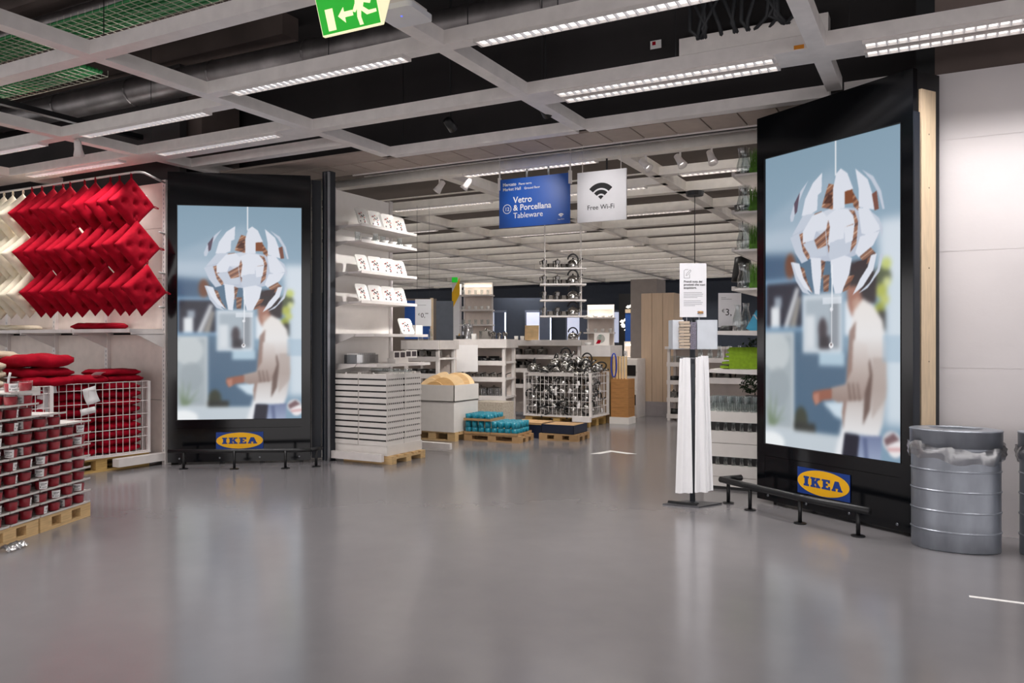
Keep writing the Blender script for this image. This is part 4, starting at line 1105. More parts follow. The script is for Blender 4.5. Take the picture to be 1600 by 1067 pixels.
# ------------------------------------------------------------------ left gondola with plates and cartons (faces +a)
gx, gy = -6.62, 7.70
go = thing('plate_shelf', 'tall white shelf unit with porcelain plates at the left of the opening', 'shelf', (gx, gy, 0))
for y in (0.0, 1.16):
    MB().box(-0.04, 0.02, y - 0.03, y + 0.03, 0, 3.36).build('upright', WHITE, go)
sl = MB()
for k in range(58):
    sl.box(0.02, 0.0215, -0.006, 0.006, 0.2 + k * 0.053, 0.226 + k * 0.053)
    sl.box(-0.02, -0.008, -0.0315, -0.03, 0.2 + k * 0.053, 0.226 + k * 0.053)
o = sl.build('slots', GREYINK, go); o['kind'] = 'stuff'
for z0, z1 in ((0.1, 1.14), (1.15, 1.53), (1.54, 2.3), (2.305, 2.88), (2.885, 3.34)):
    MB().box(-0.02, -0.0, 0.03, 1.13, z0, z1).build('back_panel', PANELW, go)
def gshelf(z, dep, y0=0.0, y1=1.16, th=0.03, brk=0.10):
    MB().box(0.02, dep, y0 + 0.01, y1, z, z + th).build('shelf_board', WHITE, go)
    MB().add([(0.02, y0 - 0.004, z + th), (dep * 0.55, y0 - 0.004, z + th), (dep * 0.5, y0 - 0.004, z), (0.02, y0 - 0.004, z - brk), (0.02, y0 + 0.01, z + th), (dep * 0.55, y0 + 0.01, z + th), (dep * 0.5, y0 + 0.01, z), (0.02, y0 + 0.01, z - brk)], [(0, 1, 2, 3), (7, 6, 5, 4), (0, 4, 5, 1), (1, 5, 6, 2), (2, 6, 7, 3), (3, 7, 4, 0)]).build('bracket', WHITE, go)
SHZ = [2.86, 2.665, 2.285, 1.92]
for i, z in enumerate(SHZ):
    gshelf(z, 0.42, th=0.02, brk=0.05)
    MB().box(0.42, 0.43, 0.01, 1.18, z, z + 0.035).build('shelf_lip', WHITE, go)
gshelf(1.51, 0.62, th=0.035); gshelf(1.14, 0.66, th=0.035, brk=0.05)
MB().box(-0.05, 0.86, -0.16, -0.11, 0.035, 0.125).build('base_foot', WHITE, go)
MB().box(-0.05, 0.98, 1.13, 1.19, 0.035, 0.115).build('base_foot', WHITE, go)
# square porcelain plates with dark floral print leaning on the shelves
PRB = mat('plate_print_dark', (60, 50, 54), 0.4); PRR = mat('plate_print_red', (176, 92, 84), 0.4)
def plate_proto():
    mb = MB(); pts = rounded(-0.115, 0.115, -0.115, 0.115, 0.04, 5); inn = rounded(-0.08, 0.08, -0.08, 0.08, 0.03, 5); n = len(pts)
    vs = [(0.012, y, z) for y, z in pts] + [(0.0, y, z) for y, z in inn] + [(0.006, y, z) for y, z in pts] + [(-0.006, y, z) for y, z in inn]
    fs = []
    for i in range(n):
        j = (i + 1) % n
        fs += [(i, j, j + n, i + n), (i + 2 * n, i + 3 * n, j + 3 * n, j + 2 * n), (i, i + 2 * n, j + 2 * n, j)]
    fs += [tuple(range(n, 2 * n)), tuple(range(4 * n - 1, 3 * n - 1, -1))]
    o = mb.add(vs, fs).build('porcelain_plate', PORC); tag(o, 'plate', 'plate')
    def blob(c, r, m, nm):
        q = MB()
        for (y, z) in c: q.lathe([(r, 0), (r * 0.9, 0.0012)], 8, M=Matrix.Translation((0.0005, y, z)) @ Matrix.Rotation(R(90), 4, 'Y'))
        q.build(nm, m, o)['kind'] = 'stuff'
    blob([(0.02, 0.01), (0.045, 0.03), (0.03, -0.03), (-0.02, 0.045), (0.0, 0.02), (-0.05, -0.06), (0.03, -0.065)], 0.013, PRB, 'dark_flowers')
    blob([(-0.02, 0.0), (-0.04, 0.04), (0.01, 0.06), (0.05, 0.0), (0.04, -0.05)], 0.012, PRR, 'red_flowers')
    return o
pp = plate_proto(); first = True
for si, nm in ((0, 'top'), (2, 'third'), (3, 'fourth')):
    for k in range(4):
        loc = (gx + 0.30 - 0.02 * (k == 3), gy + 0.18 + k * 0.265, SHZ[si] + 0.022 + 0.112); rot = (0, R(-20), R(-8 if k else 0))
        lab = f'square porcelain plate with flower print, {ORD[k]} from the post on the {nm} shelf'
        if first: pp.location = loc; pp.rotation_euler = rot; pp['label'] = lab; pp['group'] = 'porcelain plates on the shelf unit'; first = False
        else: dup(pp, loc, rot, lab, 'porcelain plates on the shelf unit')
dup(pp, (gx + 0.46, gy + 0.88, 1.545 + 0.10), (0, R(-26), R(-12)), 'single square porcelain plate on the wide shelf below the others', 'porcelain plates on the shelf unit')
for k in range(12):
    put('bowl' if k % 3 else 'drinking_glass', (gx + 0.28 + 0.08 * (k % 2), gy + 0.12 + k * 0.085, SHZ[1] + 0.021), f'small piece of clear and white tableware, {ORD[k]} along the second shelf', 'tableware on the second shelf', s=1.0)
# little printed boxes and plates stack on the lower shelf
prevbox = MB().box(0, 0.09, -0.045, 0.045, 0, 0.10).mesh('box', CARTON); prmesh = MB().box(0.09, 0.0915, -0.034, 0.034, 0.02, 0.085).mesh('print', PRB)
for k in range(4):
    o = place('gift_box', prevbox, None, (gx + 0.50, gy + 0.55 + k * 0.125, 1.178 + (0.06 if k > 1 else 0.05)), (0, 0, R(-20)))
    tag(o, f'small white box with a dark print, {ORD[k]} from left on the lower shelf', 'box', 'small printed boxes'); place('print', prmesh, o)
tag(MB().box(0, 0.12, 0, 0.28, 0, 0.06).build('carton_riser', CARTON, None, False, (gx + 0.46, gy + 0.49, 1.176)), 'white riser box under the printed boxes, left', 'box')
o = tag(MB().box(0, 0.2, 0, 0.42, 0, 0.11).build('plate_rack', CLEARP, None, False, (gx + 0.12, gy + 0.06, 1.176)), 'clear rack of upright plates on the lower shelf', 'plate rack')
for k in range(10): MB().box(0.02, 0.18, 0.03 + k * 0.04, 0.036 + k * 0.04, 0.005, 0.13).build('plate', PORC, o)
tag(MB().box(0, 0.25, 0, 0.16, 0, 0.12).build('white_box', CARTON, None, False, (gx + 0.30, gy + 0.98, 1.546)), 'plain white box at the far end of the wide shelf', 'box')

# cartons on the pallet under the shelf: 12 layers, 2 x 2
pallet('pallet under the stack of flat white cartons', (-6.40, 7.63, 0), 0, 0.72, 0.70, 0.095, WOOD)
tag(MB().box(0, 0.84, 0, 0.72, 0.0, 0.115).build('deep_carton', CARTON, None, False, (-6.58, 7.625, 0.097)), 'deep white tray at the base of the flat carton stack', 'carton')
cm = MB(); cw, cd, chh = 0.415, 0.355, 0.052
cm.box(0, cw, 0, cd, 0, chh)
for x in (0.0, 0.2, cw - 0.02):
    cm.box(x, x + 0.02, 0.02, 0.03, chh, chh + 0.020)
for k in range(9):
    y = 0.01 + k * (cd - 0.04) / 8
    cm.box(cw - 0.006, cw, y, y + 0.014, chh, chh + 0.020)
cm.box(0.05, cw - 0.05, cd - 0.05, cd - 0.04, chh, chh + 0.020)
CMESH = cm.mesh('flat_carton', CARTON)
GAP_SHADE = MB().box(0.008, cw - 0.008, 0.008, cd - 0.008, chh, chh + 0.0195).mesh('gap_shade', BLACKPL)  # black inset slab paints the shade in the gap between stacked cartons
for k in range(12):
    for ix in range(2):
        for iy in range(2):
            jx, jy = random.uniform(-.004, .004), random.uniform(-.004, .004)
            o = place('flat_carton', CMESH, None, (-6.585 + ix * 0.421 + jx, 7.62 + iy * 0.362 + jy, 0.2125 + k * 0.0722), (0, 0, random.uniform(-.004, .004)))
            tag(o, f'flat white carton, {ORD[11 - k]} layer from top, {["left", "right"][ix]} column at the {["front", "back"][iy]}', 'carton', 'flat white cartons on the pallet')
            if k < 11: place('gap_shade', GAP_SHADE, o)
for k in range(3):
    tag(MB().lathe([(0.10, 0.0), (0.11, 0.004), (0.11, 0.035), (0.001, 0.036)], 16).build('glass_dish', CLEAR, None, True, (-6.1 + k * 0.18, 7.95, 0.2125 + 12 * 0.0722 + 0.004)), f'clear glass dish on top of the carton stack, {ORD[k]} from left', 'dish', 'glass dishes on the cartons')

# ------------------------------------------------------------------ pole with shopping bags and note sign
po = thing('bag_stand', 'floor stand with long white paper bags and boxes of pencils', 'stand', (-1.937, 7.037, 0), R(28))
slab(MB(), [(-0.27, -0.02), (0.02, -0.16), (0.27, 0.02), (-0.02, 0.14)], 0, 0.012).build('base_plate', mat('dark_grey_steel', (86, 86, 90), 0.4, 0.4), po)
MB().box(-0.24, 0.02, -0.012, 0.012, 0.012, 0.03, M=Matrix.Translation((-0.0, -0.09, 0)) @ Matrix.Rotation(R(-28), 4, 'Z')).build('base_edge', BLACKMET, po)
MB().tube([(0, 0, 0.012), (0, 0, 1.70)], 0.024, 12).build('pole', mat('grey_pole', (90, 94, 100), 0.4, 0.5), po, True)
MB().lathe([(0.06, 0.012), (0.055, 0.02), (0.026, 0.03)], 14).build('pole_collar', MATS['grey_pole'], po, True)
def open_box(x0, x1, y0, y1, z0, z1, m, name, parent, e=0.004):
    mb = MB(); mb.box(x0, x1, y0, y1, z0, z0 + e); mb.box(x0, x0 + e, y0, y1, z0, z1); mb.box(x1 - e, x1, y0, y1, z0, z1); mb.box(x0, x1, y0, y0 + e, z0, z1); mb.box(x0, x1, y1 - e, y1, z0, z1)
    return mb.build(name, m, parent)
open_box(0.02, 0.20, -0.09, 0.09, 1.38, 1.64, mat('frosted_plastic', (206, 212, 220), 0.35), 'leaflet_box', po)
open_box(-0.19, -0.09, -0.06, 0.12, 1.38, 1.64, MATS['frosted_plastic'], 'leaflet_box', po)
MB().box(0.035, 0.185, -0.08, 0.08, 1.385, 1.60).build('leaflets', PAPER, po)
for k in range(9):
    MB().box(-0.135, -0.045, -0.10, -0.02, 1.39 + k * 0.027, 1.412 + k * 0.027, M=Matrix.Rotation(R(2 * math.sin(k * 2)), 4, 'Z')).build('pencil_bundle', mat('pale_pencil_wood', (196, 178, 158), 0.7), po)
MB().box(-0.04, 0.015, -0.09, -0.05, 1.38, 1.62).build('pencil_rack', mat('speckled_pencils', (120, 116, 130), 0.7, var=0.5, scale=120), po)
MB().tube([(-0.12, -0.05, 1.30), (0.12, -0.05, 1.30)], 0.008, 8).build('bag_bar', ALU, po)
for k, x in enumerate([-0.10, -0.075, 0.035, 0.06, 0.085]):
    fl = MB(); vs = []; n = 10
    zs = [1.30, 1.24, 1.0, 0.6, 0.12]
    for z in zs:
        s = (1.30 - z) / 1.18
        for i in range(n):
            u = i / (n - 1) - 0.5
            vs.append((x + u * (0.065 + 0.055 * s) + (0.012 if x > 0 else -0.012) * s, -0.09 - 0.012 * (k % 3) + 0.012 * math.sin(u * 9 + k) * (0.3 + s) - 0.02 * s, z + 0.006 * k))
    for j in range(len(zs) - 1):
        for i in range(n - 1): fs_ = (j * n + i, (j + 1) * n + i, (j + 1) * n + i + 1, j * n + i + 1); fl.f.append(fs_)
    fl.v = vs
    o = fl.build('paper_bag', mat('bright_bag_paper', (246, 246, 248), 0.8, var=0.01), po, False); o.modifiers.new('thickness', 'SOLIDIFY').thickness = 0.002
MB().tube([(0.04, -0.05, 1.31), (0.06, -0.09, 1.33), (0.075, -0.10, 1.28), (0.07, -0.10, 0.96)], 0.003, 5).build('cord', PAPER, po)
sg = thing('note_sign', 'white sign card with pencil symbol standing above the bag stand', 'sign', (-2.02, 6.925, 1.665), R(28))
MB().box(0, 0.235, 0, 0.006, 0, 0.475).build('card', SIGNWHITE, sg)
for x in (0.06, 0.17): MB().box(x, x + 0.006, 0.006, 0.012, -0.06, 0.10).build('clip', ALU, sg)
for i, s_ in enumerate(('Prendi nota dei', 'prodotti che vuoi', 'acquistare.')): text(s_, 0.0265, INK, sg, (0.035, -0.001, 0.305 - i * 0.027), bold=0.010)
ic = MB()
def line2(p, q, w=0.0022):
    v = Vector((q[0] - p[0], q[1] - p[1])); nn = Vector((-v.y, v.x)).normalized() * w / 2
    ic.prism([(p[0] - nn.x, p[1] - nn.y), (q[0] - nn.x, q[1] - nn.y), (q[0] + nn.x, q[1] + nn.y), (p[0] + nn.x, p[1] + nn.y)], -0.0012, 0)
for p, q in [((.038, .345), (.038, .41)), ((.038, .41), (.05, .42)), ((.05, .42), (.075, .42)), ((.038, .345), (.088, .345)), ((.088, .345), (.088, .38)), ((.055, .365), (.06, .382)), ((.06, .382), (.092, .418)), ((.092, .418), (.10, .408)), ((.10, .408), (.07, .372)), ((.07, .372), (.055, .365))]: line2(p, q)
ic.build('pencil_symbol', INK, sg)
tl = MB()
for i, w in enumerate([.16, .17, .165, .12, 0, .15, .168, .16, .1]):
    if w: tl.box(0.035, 0.035 + w, -0.001, 0, 0.215 - i * 0.0145, 0.2185 - i * 0.0145)
o = tl.build('small_print', GREYINK, sg); o['kind'] = 'stuff'
logo(sg, 0.182, 0.042, 0.05, 0.022, 0.0)

# ------------------------------------------------------------------ right gondola (faces -a), seen at its end
hx, hy = -1.30, 7.95
gr = thing('glassware_shelf', 'tall white shelf unit with vases partly hidden by the right screen', 'shelf', (hx, hy, 0))
for y in (0.0, 1.2): MB().box(-0.02, 0.04, y - 0.03, y + 0.03, 0, 3.36).build('upright', WHITE, gr)
for z0, z1 in ((0.1, 1.15), (1.16, 2.3), (2.31, 3.34)): MB().box(0.0, 0.02, 0.03, 1.17, z0, z1).build('back_panel', PANEL, gr)
VZ = [3.09, 2.72, 2.35, 1.97]
for z in VZ:
    MB().box(-0.47, -0.02, 0.0, 1.2, z - 0.02, z).build('shelf_board', WHITE, gr); MB().box(-0.50, -0.47, 0.0, 1.2, z - 0.02, z + 0.02).build('shelf_lip', CARD, gr)
for z in (1.555, 1.175):
    MB().box(-0.72, -0.02, 0.0, 1.2, z - 0.035, z).build('shelf_board', WHITE, gr)
    MB().add([(-0.70, -0.006, z), (-0.02, -0.006, z), (-0.02, -0.006, z - 0.20), (-0.20, -0.006, z - 0.05), (-0.70, -0.006, z - 0.035), (-0.70, 0.006, z), (-0.02, 0.006, z), (-0.02, 0.006, z - 0.20), (-0.20, 0.006, z - 0.05), (-0.70, 0.006, z - 0.035)], [(0, 1, 2, 3, 4), (9, 8, 7, 6, 5), (0, 5, 6, 1), (1, 6, 7, 2), (2, 7, 8, 3), (3, 8, 9, 4), (4, 9, 5, 0)]).build('bracket', WHITE, gr)
gv = MB()
for i, z in enumerate(VZ):
    for k in range(2):
        put('vase', (hx - 0.40, hy + 0.08 + k * 0.16, z + 0.001), f'clear glass vase, {["nearer", "farther"][k]} of two on shelf {["one", "two", "three", "four"][i]} from the top right', 'vases on the right shelf unit', s=1.05 if i < 3 else 1.0)
    o = thing('grass_bunch', f'bunch of green grass in a holder on shelf {["one", "two", "three", "four"][i]} from the top right', 'grass', (hx - 0.275, hy + 0.08, z + 0.001), 0, 'grass bunches on the right shelf unit')
    MB().box(-0.06, 0.06, -0.06, 0.06, 0, 0.05).build('holder', GRASS, o)
    g2 = MB(); rnd = random.Random(i)
    for q in range(110):
        x, y = rnd.uniform(-.055, .055), rnd.uniform(-.055, .055); h = rnd.uniform(.20, .28)
        g2.add([(x - .004, y, .05), (x + .004, y, .05), (x + rnd.uniform(-.02, .02), y + rnd.uniform(-.02, .02), h)], [(0, 1, 2)])
    b_ = g2.build('blades', GRASS, o); b_['kind'] = 'stuff'
# goods on its two wide shelves
ch = thing('price_sign', 'white price card reading three euro on the right shelf', 'sign', (-2.05, 8.45, 1.60), R(28), 'price signs')
MB().box(0, 0.24, 0, 0.006, 0.0, 0.36).build('card', SIGNWHITE, ch); text('€', 0.05, INK, ch, (0.035, -0.001, 0.155)); text('3,', 0.10, INK, ch, (0.07, -0.001, 0.125))
tl = MB()
for i, w in enumerate([.05, .11]): tl.box(0.03, 0.03 + w, -0.001, 0, 0.31 - i * 0.016, 0.314 - i * 0.016)
tl.build('small_print', GREYINK, ch)
tag(MB().lathe([(0.10, 0.0), (0.10, 0.02), (0.075, 0.055), (0.07, 0.058), (0.001, 0.058)], 18).build('card_stand', BLACKMET, None, True, (-1.93, 8.40, 1.556)), 'black foot of the price card on the right shelf', 'stand')
put('carafe', (-1.80, 8.22, 1.556), 'clear slim glass carafe beside the price card', None, s=1.05); put('carafe', (-1.74, 8.33, 1.556), 'second clear glass carafe behind the slim one', None, s=1.15)
dc = thing('folding_chair_model', 'small blue folding deckchair on the right shelf', 'deckchair', (-1.66, 8.16, 1.556), R(20))
MB().box(-0.05, 0.05, -0.004, 0.004, 0.0, 0.21, M=Matrix.Rotation(R(28), 4, 'Y')).build('seat', mat('sky_blue_cloth', (70, 160, 196), 0.7), dc)
for s in (-1, 1): MB().tube([(0.13, 0.04 * s, 0.0), (0.03, 0.04 * s, 0.16)], 0.005, 5).build('leg', WHITE, dc)
gb = thing('green_box', 'lime green felt storage box with slatted end on the lower right shelf', 'box', (-1.92, 8.06, 1.177), R(4))
MB().box(0.07, 0.62, 0, 0.30, 0, 0.215).build('body', GREEN, gb)
for k in range(5): MB().box(-0.02 + 0.018 * k, 0.065 + 0.002 * k, 0.01, 0.28, 0.005 + 0.042 * k, 0.028 + 0.042 * k).build('slat', GREEN, gb)
LEAF = mat('dark_leaves', (34, 58, 30), 0.6)
def bush(label, loc, r, n=160, seed=1):
    o = thing('potted_plant', label, 'plant', loc, 0)
    MB().lathe([(0.05, 0), (0.065, 0.09), (0.06, 0.09), (0.001, 0.085)], 12).build('pot', BLACKPL, o, True)
    rnd = random.Random(seed); m = MB()
    for q in range(n):
        th = rnd.uniform(0, 6.28); ph = rnd.uniform(-1, 1.2); rr = r * rnd.uniform(.4, 1)
        c = Vector((rr * math.cos(th) * math.cos(ph), rr * math.sin(th) * math.cos(ph), 0.09 + r * 0.8 + rr * math.sin(ph)))
        a = Vector((rnd.uniform(-1, 1), rnd.uniform(-1, 1), rnd.uniform(-1, 1))).normalized() * 0.022; b = a.orthogonal().normalized() * 0.01
        m.add([c - a, c + b, c + a, c - b], [(0, 1, 2, 3)])
    l_ = m.build('foliage', LEAF, o); l_['kind'] = 'stuff'
    return o
bush('dark leafy plant behind the green box', (-1.70, 8.55, 1.177), 0.13, seed=4)
bush('dark leafy plant on the boxes below the green box', (-1.72, 8.50, 0.80), 0.13, seed=5)
# stack of glass cartons with open slots below
st = thing('glass_carton_stack', 'white display base of cartons with open slots at the right', 'carton stack', (-2.06, 7.90, 0))
for z0, z1 in ((0.03, 0.12), (0.125, 0.235), (0.32, 0.45), (0.455, 0.57), (0.66, 0.76)):
    MB().box(0, 0.73, 0, 0.6, z0, z1).build('carton', CARTON, st)
MB().box(0.02, 0.71, 0.03, 0.58, 0.0, 0.03).build('plinth', BLACKMET, st)
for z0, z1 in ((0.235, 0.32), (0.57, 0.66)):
    MB().box(0.02, 0.71, 0.06, 0.58, z0, z1).build('shadow_core', mat('slot_shade_grey', (70, 68, 68), 0.8), st)  # dark core paints the shade inside the open slots
    for k in range(9):
        MB().lathe([(0.022, z0 + 0.001), (0.022, z1 - 0.001)], 8, c=(0.05 + k * 0.078, 0.03, 0)).build('glass', CLEAR, st, True)
for k in range(9):
    for r in range(3):
        put('drinking_glass', (-2.0 + k * 0.082, 7.96 + r * 0.1, 0.761), f'clear drinking glass, {ORD[k]} from left in row {["one", "two", "three"][r]} on the white cartons', 'drinking glasses on the cartons', s=1.2)

# ------------------------------------------------------------------ hall shell
DARKNAVY = mat('dark_navy_wall_paint', (44, 52, 66), 0.6)
hw = struct('wall_far', MB().box(-42, 6, 27.0, 27.2, 0, 4.15), DARKNAVY, 'dark navy wall at the far end of the hall')
# ------------------------------------------------------------------ white boxes with round wooden lids
pallet('pallet under the big white boxes of wooden platters', (-6.98, 9.82, 0), 0, 0.80, 0.68, 0.13, WOOD)
tag(MB().box(0, 0.80, 0, 0.68, 0, 0.44).build('white_crate', CARTON, None, False, (-6.99, 9.81, 0.132)), 'big closed white box under the wooden platters', 'box')
tag(open_box(0, 0.82, 0, 0.70, 0, 0.24, CARTON, 'white_crate', None, 0.01), 'open white box holding round wooden platters', 'box').location = (-7.0, 9.80, 0.574)
lidp = None
for k, (x, y, z, rx, ry) in enumerate([(-6.76, 10.24, .84, 40, -22), (-6.78, 10.10, .77, 52, -14), (-6.74, 9.97, .71, 66, -6), (-6.52, 10.00, .72, 70, 16), (-6.44, 10.12, .77, 62, 30), (-6.42, 10.24, .80, 56, 38), (-6.40, 10.36, .79, 60, 46), (-6.60, 9.90, .66, 78, 4)]):
    rot = (R(rx), 0, R(ry))
    lab = f'round light wooden platter standing in the open white box, {ORD[k]} of the heap'
    if lidp is None:
        lidp = MB().lathe([(0.001, 0), (0.20, 0.0), (0.205, 0.006), (0.205, 0.014), (0.20, 0.02), (0.13, 0.022), (0.001, 0.022)], 28).build('wooden_platter', LIDWOOD)
        tag(lidp, lab, 'platter', 'round wooden platters'); lidp.location = (x, y, z); lidp.rotation_euler = rot
    else:
        q_ = dup(lidp, (x, y, z), rot, lab)
        if k % 2:
            q_.data = q_.data.copy(); q_.data.materials[0] = LIDWOOD2

# ------------------------------------------------------------------ blue mugs on low pallets
pallet('low pallet under the blue mugs', (-6.15, 10.02, 0), R(4), 0.90, 0.50, 0.10, KRAFT)
mug = None
def mug_at(x, y, z, label, m='teal', group='teal mugs stacked on the pallet'):
    global mug
    if mug is None:
        mug = MB().lathe([(0.040, 0.0), (0.046, 0.006), (0.046, 0.088), (0.042, 0.088), (0.040, 0.012), (0.001, 0.012)], 12).build('mug', TEAL, None, True)
        tag(mug, label, 'mug', group)
        MB().tube([(0.044, 0, 0.07), (0.068, 0, 0.06), (0.066, 0, 0.035), (0.044, 0, 0.022)], 0.006, 5).build('handle', TEAL, mug, True)
        mug.location = (x, y, z); mug.rotation_euler = (0, 0, R(-60))
    else: dup(mug, (x, y, z), (0, 0, R(-60 + random.uniform(-15, 15))), label, group)
MO = (-6.10, 10.07); ca_, sa_ = math.cos(R(4)), math.sin(R(4))
def mloc(x, y, z): return (MO[0] + x * ca_ - y * sa_, MO[1] + x * sa_ + y * ca_, z)
def card_tray(x, y, z, w, d, label):
    o = open_box(0, w, 0, d, 0, 0.035, KRAFT, 'mug_tray', None, 0.004); o.location = mloc(x, y, z); o.rotation_euler.z = R(4); tag(o, label, 'tray')
card_tray(-0.055, -0.055, 0.102, 0.43, 0.52, 'brown tray under the left lower teal mugs'); card_tray(0.38, -0.055, 0.102, 0.43, 0.52, 'brown tray under the right lower teal mugs')
card_tray(-0.055, -0.055, 0.295, 0.43, 0.52, 'brown tray carrying the upper block of teal mugs')
for k in range(8):
    for r in range(5):
        for lv_ in range(2):
            if lv_ == 0 and 0 < k < 7 and r > 0: continue
            if lv_ == 1 and k < 4 and r > 0: continue
            mug_at(*mloc(k * 0.105, r * 0.105, 0.108 + lv_ * 0.092), f'teal mug, {ORD[k]} from left, {ORD[r]} row from the front, {["lower", "upper"][lv_]} level on the pallet')
for k in range(4):
    for r in range(5):
        mug_at(*mloc(k * 0.105, r * 0.105, 0.302), f'teal mug, {ORD[k]} from left, {ORD[r]} row from the front, in the raised block')
pallet('low pallet under the dark cups beside the teal mugs', (-5.20, 10.58, 0), R(4), 0.60, 0.55, 0.10, KRAFT)
tag(open_box(0, 0.52, 0, 0.5, 0, 0.13, NAVY, 'cup_tray', None, 0.006), 'dark navy tray of cups beside the teal mugs', 'tray').location = (-5.18, 10.62, 0.102)
tag(MB().box(0, 0.48, 0, 0.44, 0, 0.03).build('cardboard_sheet', KRAFT, None, False, (-5.16, 10.65, 0.20)), 'brown cardboard sheet lying in the dark tray', 'sheet')
tag(MB().box(0, 0.5, 0, 0.4, 0, 0.2).build('carton_crate', NAVY, None, False, (-5.75, 10.75, 0.0)), 'dark crate behind the teal mugs', 'crate')
tag(MB().box(0, 0.52, 0, 0.42, 0, 0.03).build('brown_board', KRAFT, None, False, (-5.76, 10.74, 0.202)), 'brown board on the dark crate behind the teal mugs', 'board')

# ------------------------------------------------------------------ kettle cage
KO = (-6.42, 12.50)
pallet('yellow pallet under the cage of kettles', (-6.42, 12.52, 0), 0, 1.20, 0.80, 0.15, WOODY)
kc = cage('white wire cage heaped with steel kettles', (KO[0], KO[1], 0.155), 0, 1.24, 0.82, 0.76, 16, 10, [0.03, 0.17, 0.28, 0.42, 0.56, 0.70, 0.76])
MB().box(0.08, 0.95, -0.03, -0.018, 0.70, 0.75).build('label_strip', CARD, kc)
MB().box(0.95, 1.27, -0.10, -0.022, -0.06, 0.03).build('corner_foot', WHITE, kc)
rnd = random.Random(3)
KG = 'steel kettles jumbled in the cage'
n_in = 0
for layer in range(5):
    for ix in range(6):
        for iy in range(4):
            edge = ix in (0, 5) or iy == 0
            if not edge and layer < 4: continue
            if iy == 3 and layer < 4: continue
            x = KO[0] + 0.13 + ix * 0.196 + rnd.uniform(-.02, .02); y = KO[1] + 0.12 + iy * 0.19 + rnd.uniform(-.015, .02); z = 0.27 + layer * 0.145 + rnd.uniform(-.01, .02)
            put('kettle', (x, y, z), f'steel kettle inside the cage, {ORD[layer]} layer up, {ORD[ix]} from left, {ORD[iy]} from the front', KG, (rnd.uniform(-2.2, 2.2), rnd.uniform(-1.4, 1.4), rnd.uniform(0, 6.28)), 0.92)
heap = [(0.10, 0.10, .92, 0.2, 0.1, 2.2, 'at the left end of the heap, label hanging'), (0.32, 0.12, .90, 1.3, 0.4, 0.3, 'lying on its side left of centre in the heap front'), (0.55, 0.10, .89, -1.2, 0.2, 0.2, 'lying on its side at the centre front of the heap'),
        (0.42, 0.35, 1.0, 0.2, 0.2, 2.4, 'standing left of the heap top'), (0.62, 0.40, 1.10, 0.1, -0.1, 0.5, 'standing on the very top of the heap'), (0.66, 0.20, .99, 1.0, 0.6, 1.0, 'tilted below the heap top'),
        (0.78, 0.45, 1.08, 1.5, 0.1, 2.0, 'showing its round base near the heap top'), (0.80, 0.14, .93, 0.6, -0.8, 1.2, 'tilted right of centre in the heap front'), (0.98, 0.40, 1.02, 0.2, 0.3, 0.1, 'standing at the right of the heap top'),
        (0.95, 0.12, .90, 1.45, 0.2, 2.8, 'lying with its base to the front, right of centre'), (1.10, 0.14, .90, 0.1, 0.05, 0.3, 'standing at the right front of the heap'), (1.14, 0.48, .95, 0.9, 0.5, 0.9, 'tilted at the right end of the heap')]
for x, y, z, rx, ry, rz, w in heap:
    put('kettle', (KO[0] + x, KO[1] + y, z), 'steel kettle ' + w, 'kettles heaped above the cage rim', (rx, ry, rz))
for k in range(14):
    side = k > 9
    x = KO[0] + (rnd.uniform(0.06, 1.18) if not side else 1.225); y = KO[1] + (0.0 if not side else rnd.uniform(.1, .75))
    sheet(f'white paper tag among the caged kettles, {ORD[k] if not side else ORD[k - 10]} of the {"right" if side else "front"} side', (x, y, rnd.uniform(.2, .8)), (0, rnd.uniform(-.5, .5), 0 if not side else R(90)), 0.05, 0.075, 0.003, 'paper tags in the kettle cage')

# ------------------------------------------------------------------ hanging kettle display
hd = thing('hanging_display', 'white shelves hung from the ceiling with kettles above the cage', 'hanging shelves', (-5.79, 11.873, 0), R(28))
for x in (0.06, 0.66):
    for y in (0.02, 0.26): MB().tube([(x, y, 1.85), (x, y, ZB)], 0.007, 6).build('rod', WHITE, hd)
DZ = [2.67, 2.406, 2.142, 1.878]
for z in DZ: MB().box(-0.02, 0.74, -0.02, 0.30, z - 0.025, z).build('shelf_board', WHITE, hd)
def hloc(x, y, z):
    c, s = math.cos(R(28)), math.sin(R(28)); return (-5.79 + x * c - y * s, 11.873 + x * s + y * c, z)
for i, z in enumerate(DZ):
    nm = ['top', 'second', 'third', 'bottom'][i]
    put('kettle', hloc(0.53, 0.14, z + 0.001), f'steel kettle on the {nm} hanging shelf', 'kettles on the hanging shelves', (0, 0, R(26)), 0.98)
    for k in range(4):
        put('coffee_pot' if k % 2 == 0 else 'saucepan', hloc(0.05 + k * 0.11, 0.12 + 0.04 * (k % 2), z + 0.001), f'small steel {"coffee pot" if k % 2 == 0 else "saucepan"}, {ORD[k]} from left on the {nm} hanging shelf', 'small pots on the hanging shelves', (0, 0, R(20 if k % 2 == 0 else 40)), 0.95)

